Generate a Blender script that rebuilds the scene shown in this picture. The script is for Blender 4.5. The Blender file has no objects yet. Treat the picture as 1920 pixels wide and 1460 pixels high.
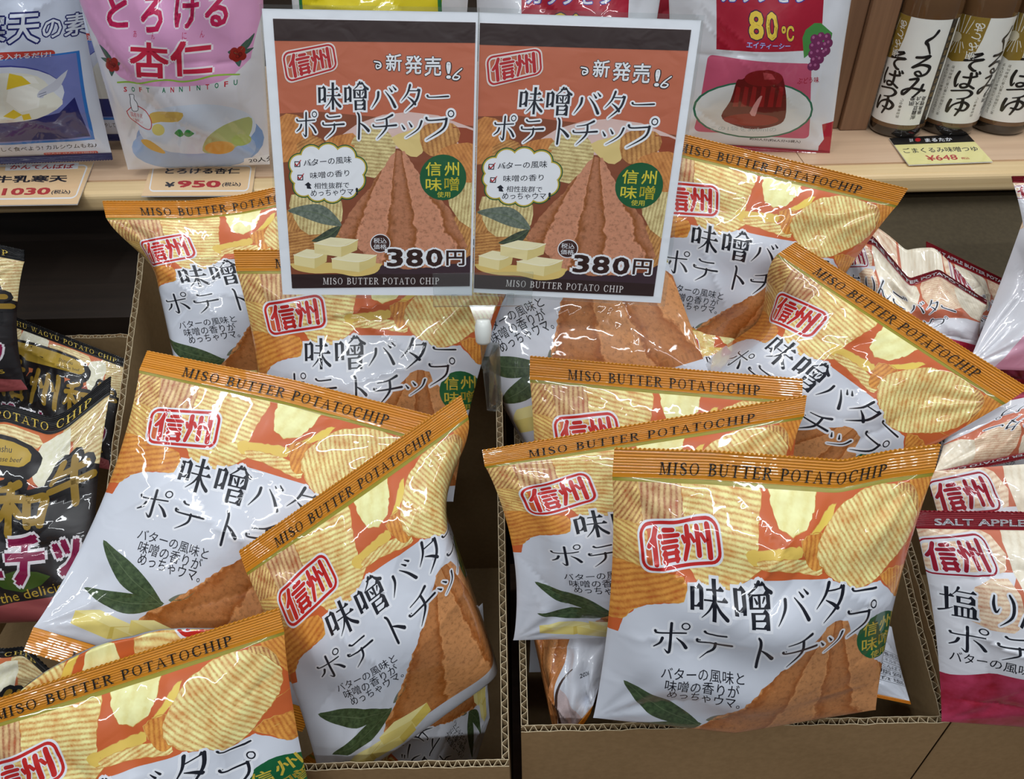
import bpy, math, random
import numpy as np
from mathutils import Vector, Matrix, geometry

S = bpy.context.scene
C = S.collection
# ------------------------------------------------------------------ camera, light, exposure
FPX = 1450.0
CAM = Vector((0, 0, 1.5))
ROT = Matrix.Rotation(math.radians(50), 3, 'X') @ Matrix.Rotation(math.radians(-1.3), 3, 'Z')
cd = bpy.data.cameras.new('camera'); cam = bpy.data.objects.new('camera', cd); C.objects.link(cam)
cd.sensor_width = 36; cd.lens = FPX / 1920 * 36; cd.clip_start = 0.02
cam.matrix_world = Matrix.Translation(CAM) @ ROT.to_4x4()
S.camera = cam
S.view_settings.view_transform = 'Standard'; S.view_settings.look = 'None'
S.view_settings.gamma = 1; S.view_settings.exposure = -0.62
S.view_settings.use_curve_mapping = False
w = bpy.data.worlds.new('store'); S.world = w; w.use_nodes = True
w.node_tree.nodes['Background'].inputs[0].default_value = (0.78, 0.86, 1.0, 1)
w.node_tree.nodes['Background'].inputs[1].default_value = 0.11
def lamp(name, loc, sx, sy, power, col=(0.93, 0.97, 1.0), aim=(0, .4, 1.0)):
    l = bpy.data.lights.new(name, 'AREA'); l.shape = 'RECTANGLE'; l.size = sx; l.size_y = sy
    l.energy = power; l.color = col
    o = bpy.data.objects.new(name, l); C.objects.link(o); o.location = loc
    o.rotation_euler = (Vector(loc) - Vector(aim)).to_track_quat('Z', 'Y').to_euler()
    return o
lamp('ceiling_tube', (-0.55, 0.45, 2.9), 1.25, 0.05, 21, aim=(-.5, .45, 0))
lamp('ceiling_tube', (0.85, 0.45, 2.9), 1.25, 0.05, 21, aim=(.8, .45, 0))
lamp('ceiling_tube', (0.1, -1.0, 2.75), 1.25, 0.05, 21, aim=(.1, .5, 1.0))
lamp('ceiling_tube', (-1.9, -0.2, 2.8), 1.25, 0.05, 8, aim=(-1.2, .2, 0))
lamp('ceiling_tube', (2.1, -0.2, 2.8), 1.25, 0.05, 8, aim=(1.4, .2, 0))
lamp('ceiling_tube', (-0.9, -1.9, 2.8), 1.25, 0.05, 9, aim=(-.3, .3, .6))
lamp('ceiling_tube', (1.1, -1.9, 2.8), 1.25, 0.05, 9, aim=(.4, .3, .6))
lamp('ceiling_tube', (0.2, 1.3, 2.9), 1.25, 0.05, 5, aim=(.2, .7, 0))

def ray(px, py):
    return ROT @ Vector(((px - 960) / FPX, -(py - 730) / FPX, -1))
def at(px, py, d): return CAM + ray(px, py) * d
def on_z(px, py, z):
    r = ray(px, py); return CAM + r * ((z - CAM.z) / r.z)
def on_y(px, py, y):
    r = ray(px, py); return CAM + r * (y / r.y)

# ------------------------------------------------------------------ materials
def lin(c):
    return tuple((x / 255 / 12.92 if x <= 10 else ((x / 255 + .055) / 1.055) ** 2.4) for x in c) + (1,)
MATS = {}
class NT:
    def __init__(s, m): s.t = m.node_tree; s.n = s.t.nodes
    def new(s, typ, **kw):
        n = s.n.new(typ)
        for k, v in kw.items():
            if k.startswith('_'): setattr(n, k[1:], v)
            else:
                key = k.replace('__', ' ')
                (n.inputs[int(key[1:])] if key[0] == 'i' and key[1:].isdigit() else n.inputs[key]).default_value = v
        return n
    def link(s, a, b): s.t.links.new(a, b)
    def math(s, op, a, b=None):
        n = s.n.new('ShaderNodeMath'); n.operation = op
        for i, x in enumerate((a, b)):
            if x is None: continue
            if hasattr(x, 'is_output'): s.link(x, n.inputs[i])
            else: n.inputs[i].default_value = x
        return n.outputs[0]
    def mix(s, f, a, b):
        n = s.n.new('ShaderNodeMix'); n.data_type = 'RGBA'
        for x, sock in ((f, n.inputs[0]), (a, n.inputs[6]), (b, n.inputs[7])):
            if hasattr(x, 'is_output'): s.link(x, sock)
            else: sock.default_value = x
        return n.outputs[2]
    def ramp(s, f, stops):
        n = s.n.new('ShaderNodeValToRGB'); r = n.color_ramp
        while len(r.elements) < len(stops): r.elements.new(.5)
        for e, (p, c) in zip(r.elements, stops): e.position = p; e.color = c
        s.link(f, n.inputs[0]); return n.outputs[0]
def base(name, rough=.4, coat=0.0, metal=0.0, spec=.5):
    m = bpy.data.materials.new(name); m.use_nodes = True
    nt = NT(m); p = nt.n['Principled BSDF']
    p.inputs['Roughness'].default_value = rough; p.inputs['Coat Weight'].default_value = coat
    p.inputs['Coat Roughness'].default_value = .04; p.inputs['Metallic'].default_value = metal
    p.inputs['Specular IOR Level'].default_value = spec
    return m, nt, p
def crinkle(nt, p, strength=.2, scale=38):
    uv = nt.new('ShaderNodeUVMap', _uv_map='bag')
    n = nt.new('ShaderNodeTexNoise', Scale=scale, Detail=2.0, Roughness=.45, Distortion=.6)
    nt.link(uv.outputs[0], n.inputs['Vector'])
    b = nt.new('ShaderNodeBump', Strength=strength, Distance=.004)
    nt.link(n.outputs['Fac'], b.inputs['Height'])
    nt.link(b.outputs[0], p.inputs['Normal']); nt.link(b.outputs[0], p.inputs['Coat Normal'])
def artuv(nt):
    uv = nt.new('ShaderNodeUVMap', _uv_map='art')
    sp = nt.new('ShaderNodeSeparateXYZ'); nt.link(uv.outputs[0], sp.inputs[0])
    return uv.outputs[0], sp.outputs[0], sp.outputs[1]
def F(col, fam='film', metal=0):
    """flat printed colour on film / card"""
    key = ('F', col, fam, metal)
    if key in MATS: return MATS[key]
    m, nt, p = base('%s_%d_%d_%d' % ((fam,) + col), rough=.38 if fam == 'film' else .45, coat=1.0 if fam in ('film', 'glossy') else .6 if fam == 'card' else 0, metal=metal)
    if metal: p.inputs['Roughness'].default_value = .25
    if fam == 'ink': p.inputs['Coat Weight'].default_value = .25; p.inputs['Roughness'].default_value = .55
    p.inputs['Base Color'].default_value = lin(col)
    if fam == 'film': crinkle(nt, p)
    if fam == 'card': crinkle(nt, p, .12, 60)
    MATS[key] = m; return m
def CHIP(light, ridge, deep=(196, 84, 40), fam='film', amt=.9, noise=1.0):
    key = ('C', light, ridge, deep, fam, amt)
    if key in MATS: return MATS[key]
    m, nt, p = base('printed_chip', rough=.4, coat=1.0 if fam == 'film' else .6)
    uv, x, y = artuv(nt)
    n1 = nt.new('ShaderNodeTexNoise', Scale=.45, Detail=2.0); nt.link(uv, n1.inputs['Vector'])
    ph = nt.math('ADD', nt.math('MULTIPLY', x, 6.2832), nt.math('MULTIPLY', n1.outputs['Fac'], 2.6))
    s = nt.math('MULTIPLY', nt.math('ADD', nt.math('SINE', ph), 1.0), .5)
    n2 = nt.new('ShaderNodeTexNoise', Scale=.33, Detail=4.0, Roughness=.65); nt.link(uv, n2.inputs['Vector'])
    n3 = nt.new('ShaderNodeTexNoise', Scale=2.6, Detail=4.0, Roughness=.75); nt.link(uv, n3.inputs['Vector'])
    brk = nt.ramp(n3.outputs['Fac'], [(.36, (.05, .05, .05, 1)), (.6, (1, 1, 1, 1))])
    f = nt.math('MULTIPLY', nt.math('MULTIPLY', nt.math('POWER', s, 1.5), amt), nt.math('ADD', nt.math('MULTIPLY', brk, .6), .4))
    hl = tuple(min(255, int(v * 1.06) + 4) for v in light)
    c0 = nt.mix(nt.ramp(n2.outputs['Fac'], [(.38, (0, 0, 0, 1)), (.62, (1, 1, 1, 1))]), lin(hl), lin(tuple(int(.7 * a + .3 * b) for a, b in zip(light, ridge))))
    c = nt.mix(f, c0, lin(ridge))
    spot = nt.ramp(n2.outputs['Fac'], [(.54, (0, 0, 0, 1)), (.72, (.8, .8, .8, 1))])
    c = nt.mix(nt.math('MULTIPLY', spot, nt.math('ADD', f, .1)), c, lin(deep))
    sp2 = nt.ramp(n3.outputs['Fac'], [(.66, (0, 0, 0, 1)), (.72, (.7, .7, .7, 1))])
    c = nt.mix(nt.math('MULTIPLY', sp2, amt), c, lin(ridge))
    nt.link(c, p.inputs['Base Color'])
    crinkle(nt, p, .2 if fam == 'film' else .12, 38 if fam == 'film' else 60)
    MATS[key] = m; return m
def MISO(face, rib, fam='film', nrib=7.5):
    key = ('M', face, rib, fam, nrib)
    if key in MATS: return MATS[key]
    m, nt, p = base('printed_miso_mound', rough=.4, coat=1.0 if fam == 'film' else .6)
    uv, x, y = artuv(nt)
    ang = nt.math('ARCTAN2', x, nt.math('ADD', y, .5))
    n1 = nt.new('ShaderNodeTexNoise', Scale=2.2, Detail=4.0, Roughness=.6); nt.link(uv, n1.inputs['Vector'])
    n2 = nt.new('ShaderNodeTexNoise', Scale=9.0, Detail=4.0, Roughness=.7); nt.link(uv, n2.inputs['Vector'])
    ph = nt.math('ADD', nt.math('MULTIPLY', ang, nrib), nt.math('MULTIPLY', n1.outputs['Fac'], 2.2))
    s = nt.math('MULTIPLY', nt.math('ADD', nt.math('SINE', ph), 1), .5)
    c = nt.mix(nt.ramp(s, [(.42, (0, 0, 0, 1)), (.56, (1, 1, 1, 1)), (.9, (.45, .45, .45, 1))]), lin(face), lin(rib))
    hi = nt.ramp(s, [(.36, (0, 0, 0, 1)), (.44, (1, 1, 1, 1)), (.5, (0, 0, 0, 1))])
    c = nt.mix(nt.math('MULTIPLY', hi, .75), c, lin(tuple(min(255, int(v * 1.12)) for v in face)))
    d = nt.ramp(n2.outputs['Fac'], [(.3, (1, 1, 1, 1)), (.5, (0, 0, 0, 1))])
    c = nt.mix(nt.math('MULTIPLY', d, .55), c, lin(tuple(int(v * .62) for v in rib)))
    l = nt.ramp(n2.outputs['Fac'], [(.58, (0, 0, 0, 1)), (.75, (1, 1, 1, 1))])
    c = nt.mix(nt.math('MULTIPLY', l, .5), c, lin(tuple(min(255, int(v * 1.15)) for v in face)))
    nt.link(c, p.inputs['Base Color'])
    crinkle(nt, p, .2 if fam == 'film' else .12, 38 if fam == 'film' else 60)
    MATS[key] = m; return m
def BLEND(a, b, fam='film', scale=1.0, lo=.35, hi=.65):
    """two printed inks mottled by noise in the print's own coordinates"""
    key = ('B', a, b, fam, scale, lo, hi)
    if key in MATS: return MATS[key]
    m, nt, p = base('printed_mottle', rough=.4, coat=1.0 if fam == 'film' else .6)
    uv, x, y = artuv(nt)
    n = nt.new('ShaderNodeTexNoise', Scale=scale, Detail=4.0, Roughness=.6); nt.link(uv, n.inputs['Vector'])
    nt.link(nt.ramp(n.outputs['Fac'], [(lo, lin(a)), (hi, lin(b))]), p.inputs['Base Color'])
    crinkle(nt, p, .2 if fam == 'film' else .12, 38 if fam == 'film' else 60)
    MATS[key] = m; return m
def WOOD(name, a, b, axis='X', scale=1.0, rough=.42, coat=.15):
    m, nt, p = base(name, rough=rough, coat=coat); p.inputs['Coat Roughness'].default_value = .25
    tc = nt.new('ShaderNodeTexCoord'); mp = nt.new('ShaderNodeMapping')
    sc = [90 * scale] * 3; sc['XYZ'.index(axis)] = 2.5 * scale
    mp.inputs['Scale'].default_value = sc
    nt.link(tc.outputs['Object'], mp.inputs[0])
    n = nt.new('ShaderNodeTexNoise', Scale=1.0, Detail=5.0, Roughness=.65, Distortion=.4); nt.link(mp.outputs[0], n.inputs['Vector'])
    n2 = nt.new('ShaderNodeTexNoise', Scale=3.0, Detail=2.0); nt.link(tc.outputs['Object'], n2.inputs['Vector'])
    f = nt.math('ADD', nt.math('MULTIPLY', n.outputs['Fac'], .8), nt.math('MULTIPLY', n2.outputs['Fac'], .25))
    nt.link(nt.ramp(f, [(.36, lin(a)), (.68, lin(b))]), p.inputs['Base Color'])
    b_ = nt.new('ShaderNodeBump', Strength=.08, Distance=.001); nt.link(n.outputs['Fac'], b_.inputs['Height']); nt.link(b_.outputs[0], p.inputs['Normal'])
    return m
def PAPER(name, a, b):
    m, nt, p = base(name, rough=.75, spec=.25)
    tc = nt.new('ShaderNodeTexCoord')
    n = nt.new('ShaderNodeTexNoise', Scale=220.0, Detail=4.0); nt.link(tc.outputs['Object'], n.inputs['Vector'])
    n2 = nt.new('ShaderNodeTexNoise', Scale=9.0, Detail=2.0); nt.link(tc.outputs['Object'], n2.inputs['Vector'])
    f = nt.math('ADD', nt.math('MULTIPLY', n.outputs['Fac'], .5), nt.math('MULTIPLY', n2.outputs['Fac'], .5))
    nt.link(nt.ramp(f, [(.35, lin(a)), (.65, lin(b))]), p.inputs['Base Color'])
    return m
def PLAIN(name, col, rough=.5, coat=0, metal=0):
    m, nt, p = base(name, rough, coat, metal); p.inputs['Base Color'].default_value = lin(col); return m
def CLEAR(name, tint=(235, 240, 240), body=.1):
    m = bpy.data.materials.new(name); m.use_nodes = True; nt = NT(m); nt.n.remove(nt.n['Principled BSDF'])
    t = nt.new('ShaderNodeBsdfTransparent', Color=lin(tint)); g = nt.new('ShaderNodeBsdfGlossy', Roughness=.08)
    d = nt.new('ShaderNodeBsdfDiffuse', Color=lin((225, 225, 222)))
    fr = nt.new('ShaderNodeLayerWeight', Blend=.25)
    m1 = nt.new('ShaderNodeMixShader', i0=body); nt.link(t.outputs[0], m1.inputs[1]); nt.link(d.outputs[0], m1.inputs[2])
    m2 = nt.new('ShaderNodeMixShader'); nt.link(nt.math('ADD', nt.math('MULTIPLY', fr.outputs[0], .5), .04), m2.inputs[0])
    nt.link(m1.outputs[0], m2.inputs[1]); nt.link(g.outputs[0], m2.inputs[2])
    nt.link(m2.outputs[0], nt.n['Material Output'].inputs[0]); return m

# ------------------------------------------------------------------ object helpers
def tag(o, label=None, cat=None, group=None, kind=None):
    for k, v in (('label', label), ('category', cat), ('group', group), ('kind', kind)):
        if v: o[k] = v
    return o
def empty(name, loc, label=None, cat=None, group=None):
    o = bpy.data.objects.new(name, None); C.objects.link(o); o.location = loc; o.empty_display_size = .02
    return tag(o, label, cat, group)
def obj(name, V, Fc, mats, parent=None, mi=None, uvs=None, normals=None, smooth=False):
    """one mesh object from world-space points; parts keep world coordinates under their thing"""
    V = [tuple(v) for v in V]
    if parent is not None:
        org = Vector(parent.location); up = parent.parent
        while up is not None: org = org + Vector(up.location); up = up.parent
    else:
        a = np.array(V); org = Vector((float(a[:, 0].mean()), float(a[:, 1].mean()), float(a[:, 2].min())))
    pw = org
    V = [(v[0] - pw.x, v[1] - pw.y, v[2] - pw.z) for v in V]
    me = bpy.data.meshes.new(name); me.from_pydata(V, [], Fc)
    for m in (mats if isinstance(mats, (list, tuple)) else [mats]): me.materials.append(m)
    if mi is not None: me.polygons.foreach_set('material_index', mi)
    if uvs:
        for nm, arr in uvs.items():
            l = me.uv_layers.new(name=nm); l.data.foreach_set('uv', np.asarray(arr, dtype=np.float32).ravel())
    if smooth or normals is not None:
        me.polygons.foreach_set('use_smooth', [True] * len(me.polygons))
    me.update()
    if normals is not None: me.normals_split_custom_set_from_vertices([tuple(n) for n in normals])
    o = bpy.data.objects.new(name, me); C.objects.link(o)
    if parent is not None:
        o.parent = parent
    else: o.location = org
    return o
class MB:
    def __init__(s): s.V = []; s.F = []; s.I = []
    def add(s, V, Fc, mi=0):
        k = len(s.V); s.V += [tuple(v) for v in V]; s.F += [tuple(i + k for i in f) for f in Fc]; s.I += [mi] * len(Fc); return s
    def hexa(s, b, t, mi=0):
        return s.add(list(b) + list(t), [(3, 2, 1, 0), (4, 5, 6, 7), (0, 1, 5, 4), (1, 2, 6, 5), (2, 3, 7, 6), (3, 0, 4, 7)], mi)
    def box(s, lo, hi, mi=0):
        (a, b, c), (d, e, f) = lo, hi
        return s.hexa([(a, b, c), (d, b, c), (d, e, c), (a, e, c)], [(a, b, f), (d, b, f), (d, e, f), (a, e, f)], mi)
    def slab(s, q, t, mi=0):
        """a quad given thickness t behind it"""
        q = [Vector(v) for v in q]; n = (q[1] - q[0]).cross(q[3] - q[0]).normalized() * t
        return s.hexa([v - n for v in q], q, mi)
    def lathe(s, prof, c=(0, 0, 0), ax=Vector((0, 0, 1)), n=40, mi=0):
        q = Vector((0, 0, 1)).rotation_difference(ax); V = []; Fc = []
        for r, z in prof:
            for k in range(n):
                a = 2 * math.pi * k / n; V.append(Vector(c) + q @ Vector((r * math.cos(a), r * math.sin(a), z)))
        for i in range(len(prof) - 1):
            for k in range(n): Fc.append((i * n + k, i * n + (k + 1) % n, (i + 1) * n + (k + 1) % n, (i + 1) * n + k))
        return s.add(V, Fc, mi)
    def build(s, name, mats, parent=None, smooth=False): return obj(name, s.V, s.F, mats, parent, s.I, smooth=smooth)
def bevel(o, wd=.002, seg=2):
    m = o.modifiers.new('bevel', 'BEVEL'); m.width = wd; m.segments = seg; m.limit_method = 'ANGLE'; return o

# ------------------------------------------------------------------ flat print: strokes, letters, text
def catmull(P, n=5):
    P = [tuple(map(float, p)) for p in P]
    if len(P) < 3: return P
    out = []
    for i in range(len(P) - 1):
        a, b, c, d = P[max(i - 1, 0)], P[i], P[i + 1], P[min(i + 2, len(P) - 1)]
        for k in range(n):
            t = k / n
            out.append(tuple(.5 * (2 * b[j] + (c[j] - a[j]) * t + (2 * a[j] - 5 * b[j] + 4 * c[j] - d[j]) * t * t + (3 * b[j] - a[j] - 3 * c[j] + d[j]) * t ** 3) for j in range(3)))
    out.append(P[-1]); return out
def stroke_polys(P, extra=0, smooth=True):
    P = catmull(P) if smooth else [tuple(map(float, p)) for p in P]
    L = []; R = []
    for i, (x, y, wd) in enumerate(P):
        a = P[max(i - 1, 0)]; b = P[min(i + 1, len(P) - 1)]
        dx, dy = b[0] - a[0], b[1] - a[1]; l = math.hypot(dx, dy) or 1
        h = (wd + extra) / 2; L.append((x - dy / l * h, y + dx / l * h)); R.append((x + dy / l * h, y - dx / l * h))
    out = [[L[i], L[i + 1], R[i + 1], R[i]] for i in range(len(P) - 1)]
    for x, y, wd in (P[0], P[-1]):
        r = (wd + extra) / 2
        if r > .8: out.append([(x + r * math.cos(t * math.pi / 4), y + r * math.sin(t * math.pi / 4)) for t in range(8)])
    return out
def ring_polys(cx, cy, rx, ry, wd, n=24):
    o = []
    for k in range(n):
        a, b = 2 * math.pi * k / n, 2 * math.pi * (k + 1) / n
        o.append([(cx + (rx + s) * math.cos(t), cy + (ry + s) * math.sin(t)) for t, s in ((a, wd / 2), (b, wd / 2), (b, -wd / 2), (a, -wd / 2))])
    return o
# brush glyphs in a 100 x 100 cell, y down: h = thin bar with a serif, v = thick stem, p = brush path, o = ring
G = {
 '味': [('v', 12, 22, 74), ('h', 12, 34, 25), ('v', 34, 25, 72), ('h', 12, 34, 64), ('h', 46, 88, 29), ('h', 40, 97, 50), ('v', 67, 6, 97), ('p', (65, 52, 7), (54, 72, 5), (36, 90, 2)), ('p', (69, 52, 3), (80, 71, 8), (97, 86, 10))],
 '噌': [('v', 8, 20, 72), ('h', 8, 28, 23), ('v', 28, 23, 70), ('h', 8, 28, 62), ('p', (66, 3, 8), (56, 16, 5), (38, 30, 2)), ('h', 55, 80, 9), ('p', (78, 8, 4), (88, 20, 9), (99, 26, 9)), ('v', 45, 28, 58), ('h', 45, 90, 30), ('v', 90, 30, 58), ('h', 45, 90, 56), ('v', 67, 30, 56, 6), ('p', (54, 36, 3), (60, 46, 7)), ('p', (80, 36, 6), (75, 46, 3)), ('v', 50, 64, 99), ('h', 50, 86, 66), ('v', 86, 66, 99), ('h', 50, 86, 80), ('h', 50, 86, 95)],
 'バ': [('p', (30, 24, 9), (27, 50, 8), (6, 88, 2)), ('p', (56, 22, 3), (76, 50, 8), (92, 84, 11)), ('p', (70, 8, 3), (80, 22, 8)), ('p', (84, 2, 3), (94, 15, 8))],
 'タ': [('p', (44, 4, 10), (32, 34, 7), (6, 62, 2)), ('h', 34, 84, 24), ('p', (84, 22, 10), (70, 60, 9), (24, 99, 2)), ('p', (34, 46, 3), (52, 58, 8), (66, 72, 10))],
 'ー': [('p', (4, 44, 11), (16, 52, 6), (92, 48, 9), (97, 46, 5))],
 'ポ': [('p', (6, 32, 8), (16, 38, 5), (84, 34, 5), (88, 34, 3)), ('p', (48, 6, 8), (48, 50, 8), (47, 96, 8), (34, 86, 2)), ('p', (26, 52, 9), (20, 66, 7), (5, 78, 4)), ('p', (64, 50, 3), (80, 64, 8), (92, 82, 10)), ('o', 86, 12, 10, 4)],
 'テ': [('p', (22, 12, 8), (34, 18, 5), (78, 14, 6)), ('p', (4, 40, 9), (14, 48, 5), (96, 44, 8)), ('p', (54, 44, 8), (50, 70, 7), (16, 99, 2))],
 'ト': [('p', (36, 2, 7), (44, 20, 10), (42, 98, 10)), ('p', (44, 38, 3), (66, 50, 9), (88, 68, 13))],
 'チ': [('p', (80, 8, 9), (50, 22, 5), (14, 28, 3)), ('p', (2, 46, 8), (14, 52, 5), (96, 46, 8)), ('p', (56, 22, 8), (54, 58, 8), (18, 98, 2))],
 'ッ': [('p', (12, 46, 4), (22, 62, 9)), ('p', (42, 36, 4), (52, 52, 9)), ('p', (94, 30, 9), (78, 64, 6), (28, 98, 2))],
 'プ': [('p', (4, 26, 9), (14, 34, 5), (70, 30, 6), (76, 28, 9), (64, 62, 7), (4, 99, 2)), ('o', 92, 12, 10, 4)],
 '信': [('s', (30, 0, 15), (20, 26, 15), (2, 46, 12)), ('s', (21, 26, 15), (21, 100, 15)), ('s', (56, 7, 13), (84, 7, 13)), ('s', (40, 24, 12), (100, 24, 12)), ('s', (48, 41, 11), (94, 41, 11)), ('s', (48, 57, 11), (94, 57, 11)), ('s', (53, 70, 13), (53, 100, 13)), ('s', (90, 70, 13), (90, 100, 13)), ('s', (48, 75, 11), (95, 75, 11)), ('s', (48, 95, 11), (95, 95, 11))],
 '州': [('s', (22, 2, 14), (22, 55, 14), (8, 99, 12)), ('s', (54, 6, 14), (54, 92, 14)), ('s', (88, 1, 15), (88, 99, 15)), ('s', (7, 30, 10), (13, 48, 12), (22, 42, 10)), ('s', (32, 28, 10), (42, 48, 12), (54, 40, 10)), ('s', (66, 28, 10), (76, 48, 12), (88, 40, 10))],
 '和': [('p', (44, 6, 12), (26, 16, 10), (6, 22, 6)), ('p', (2, 40, 11), (26, 36, 10), (52, 34, 12)), ('p', (26, 12, 12), (27, 60, 12), (25, 98, 14)), ('p', (24, 44, 9), (14, 64, 9), (2, 78, 5)), ('p', (32, 46, 8), (42, 58, 11), (50, 66, 9)), ('p', (60, 34, 11), (62, 60, 12), (64, 84, 11)), ('p', (58, 36, 10), (80, 32, 12), (94, 34, 13), (90, 58, 12), (86, 84, 10)), ('p', (64, 78, 9), (88, 76, 10))],
 '牛': [('p', (30, 6, 13), (22, 26, 11), (8, 44, 7)), ('p', (20, 32, 10), (50, 28, 11), (84, 24, 12)), ('p', (2, 60, 11), (50, 56, 11), (98, 52, 13)), ('p', (56, 2, 13), (57, 50, 13), (58, 98, 15))],
 '塩': [('h', 4, 38, 34), ('v', 22, 6, 76), ('p', (2, 84, 6), (22, 76, 4), (38, 68, 2)), ('p', (52, 4, 8), (46, 16, 4), (36, 28, 2)), ('h', 46, 94, 16), ('v', 52, 30, 52), ('h', 52, 88, 32), ('v', 88, 32, 52), ('h', 52, 88, 50), ('v', 46, 62, 92), ('h', 46, 92, 64), ('v', 92, 64, 92), ('v', 62, 64, 92, 6), ('v', 77, 64, 92, 6), ('h', 34, 100, 94)],
 'り': [('p', (24, 10, 5), (20, 34, 9), (26, 58, 7), (36, 46, 2)), ('p', (66, 6, 6), (76, 34, 10), (68, 70, 8), (36, 98, 2))],
 'ん': [('p', (56, 4, 9), (32, 48, 6), (6, 96, 9), (20, 62, 3), (40, 54, 8), (52, 84, 9), (70, 92, 7), (98, 60, 2))],
 'く': [('p', (66, 2, 12), (50, 26, 8), (20, 48, 13), (34, 62, 10), (56, 98, 4))],
 'る': [('p', (18, 14, 8), (44, 12, 9), (74, 6, 10), (46, 32, 6), (12, 62, 7), (48, 46, 7), (86, 56, 11), (80, 86, 9), (48, 98, 7), (30, 84, 6), (44, 76, 5), (58, 88, 4))],
 'み': [('p', (22, 14, 7), (54, 8, 10), (40, 44, 8), (12, 88, 9), (6, 70, 6), (40, 54, 6), (96, 66, 9)), ('p', (82, 36, 9), (76, 66, 9), (54, 98, 4))],
 'そ': [('p', (24, 10, 8), (50, 8, 8), (78, 4, 11), (46, 28, 6), (12, 46, 6), (52, 38, 7), (92, 34, 10), (54, 48, 6), (42, 72, 10), (60, 92, 10), (72, 96, 8))],
 'ば': [('p', (14, 8, 8), (8, 50, 10), (16, 92, 5), (24, 74, 2)), ('p', (36, 34, 7), (60, 34, 8), (88, 26, 9)), ('p', (62, 10, 9), (66, 50, 9), (62, 84, 9), (42, 92, 8), (34, 78, 6), (54, 70, 6), (92, 94, 8)), ('p', (80, 4, 4), (86, 16, 9)), ('p', (92, 0, 4), (98, 11, 8))],
 'つ': [('p', (4, 36, 9), (36, 26, 8), (72, 20, 10), (92, 44, 12), (76, 76, 9), (38, 92, 4))],
 'ゆ': [('p', (12, 12, 9), (8, 48, 9), (12, 84, 7), (26, 40, 5), (60, 18, 9), (88, 38, 10), (76, 66, 8), (42, 60, 5)), ('p', (58, 2, 9), (60, 50, 9), (48, 98, 5))],
}
def glyph_polys(ch, extra=0):
    out = []
    for s in G[ch]:
        if s[0] in 'ps': out += stroke_polys(s[1:], extra, s[0] == 'p')
        elif s[0] == 'o': out += ring_polys(s[1], s[2], s[3], s[3], s[4] + extra)
        elif s[0] == 'h':
            _, a, b, y = s; e = extra / 2
            out.append([(a - e, y - 2 - e), (b + e, y - 2 - e), (b + e, y + 2 + e), (a - e, y + 2 + e)])
            out.append([(b - 13 - e, y - 1), (b - 6, y - 9 - e), (b + 3 + e, y - 1), (b + 1, y + 2 + e), (b - 10, y + 2)])
        else:
            x, a, b = s[1:4]; wd = (s[4] if len(s) > 4 else 9.5) / 2 + extra / 2
            out.append([(x - wd - 1.5, a - extra / 2), (x + wd, a - extra / 2), (x + wd, b + extra / 2), (x - wd, b + extra / 2)])
    return out
def _T(x0, y0, x1, y1, wd): return ('p', (x0, y0, wd), (x1, y1, wd))
def _s(x, y, hw=16): return ('b', x - hw, y - 2.5, x + hw, y + 2.5)
def _V(x): return [('b', x - 6.5, 0, x + 6.5, 100), _s(x, 2), _s(x, 98)]
_bowl = lambda y0, y1, xr: ('p', (20, y0 + 3, 5), (xr - 26, y0 + 3, 6), (xr - 7, (y0 + y1) / 2 - 8, 12), (xr - 7, (y0 + y1) / 2 + 8, 12), (xr - 26, y1 - 3, 6), (20, y1 - 3, 5))
_arc = lambda *p: ('p',) + p
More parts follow.
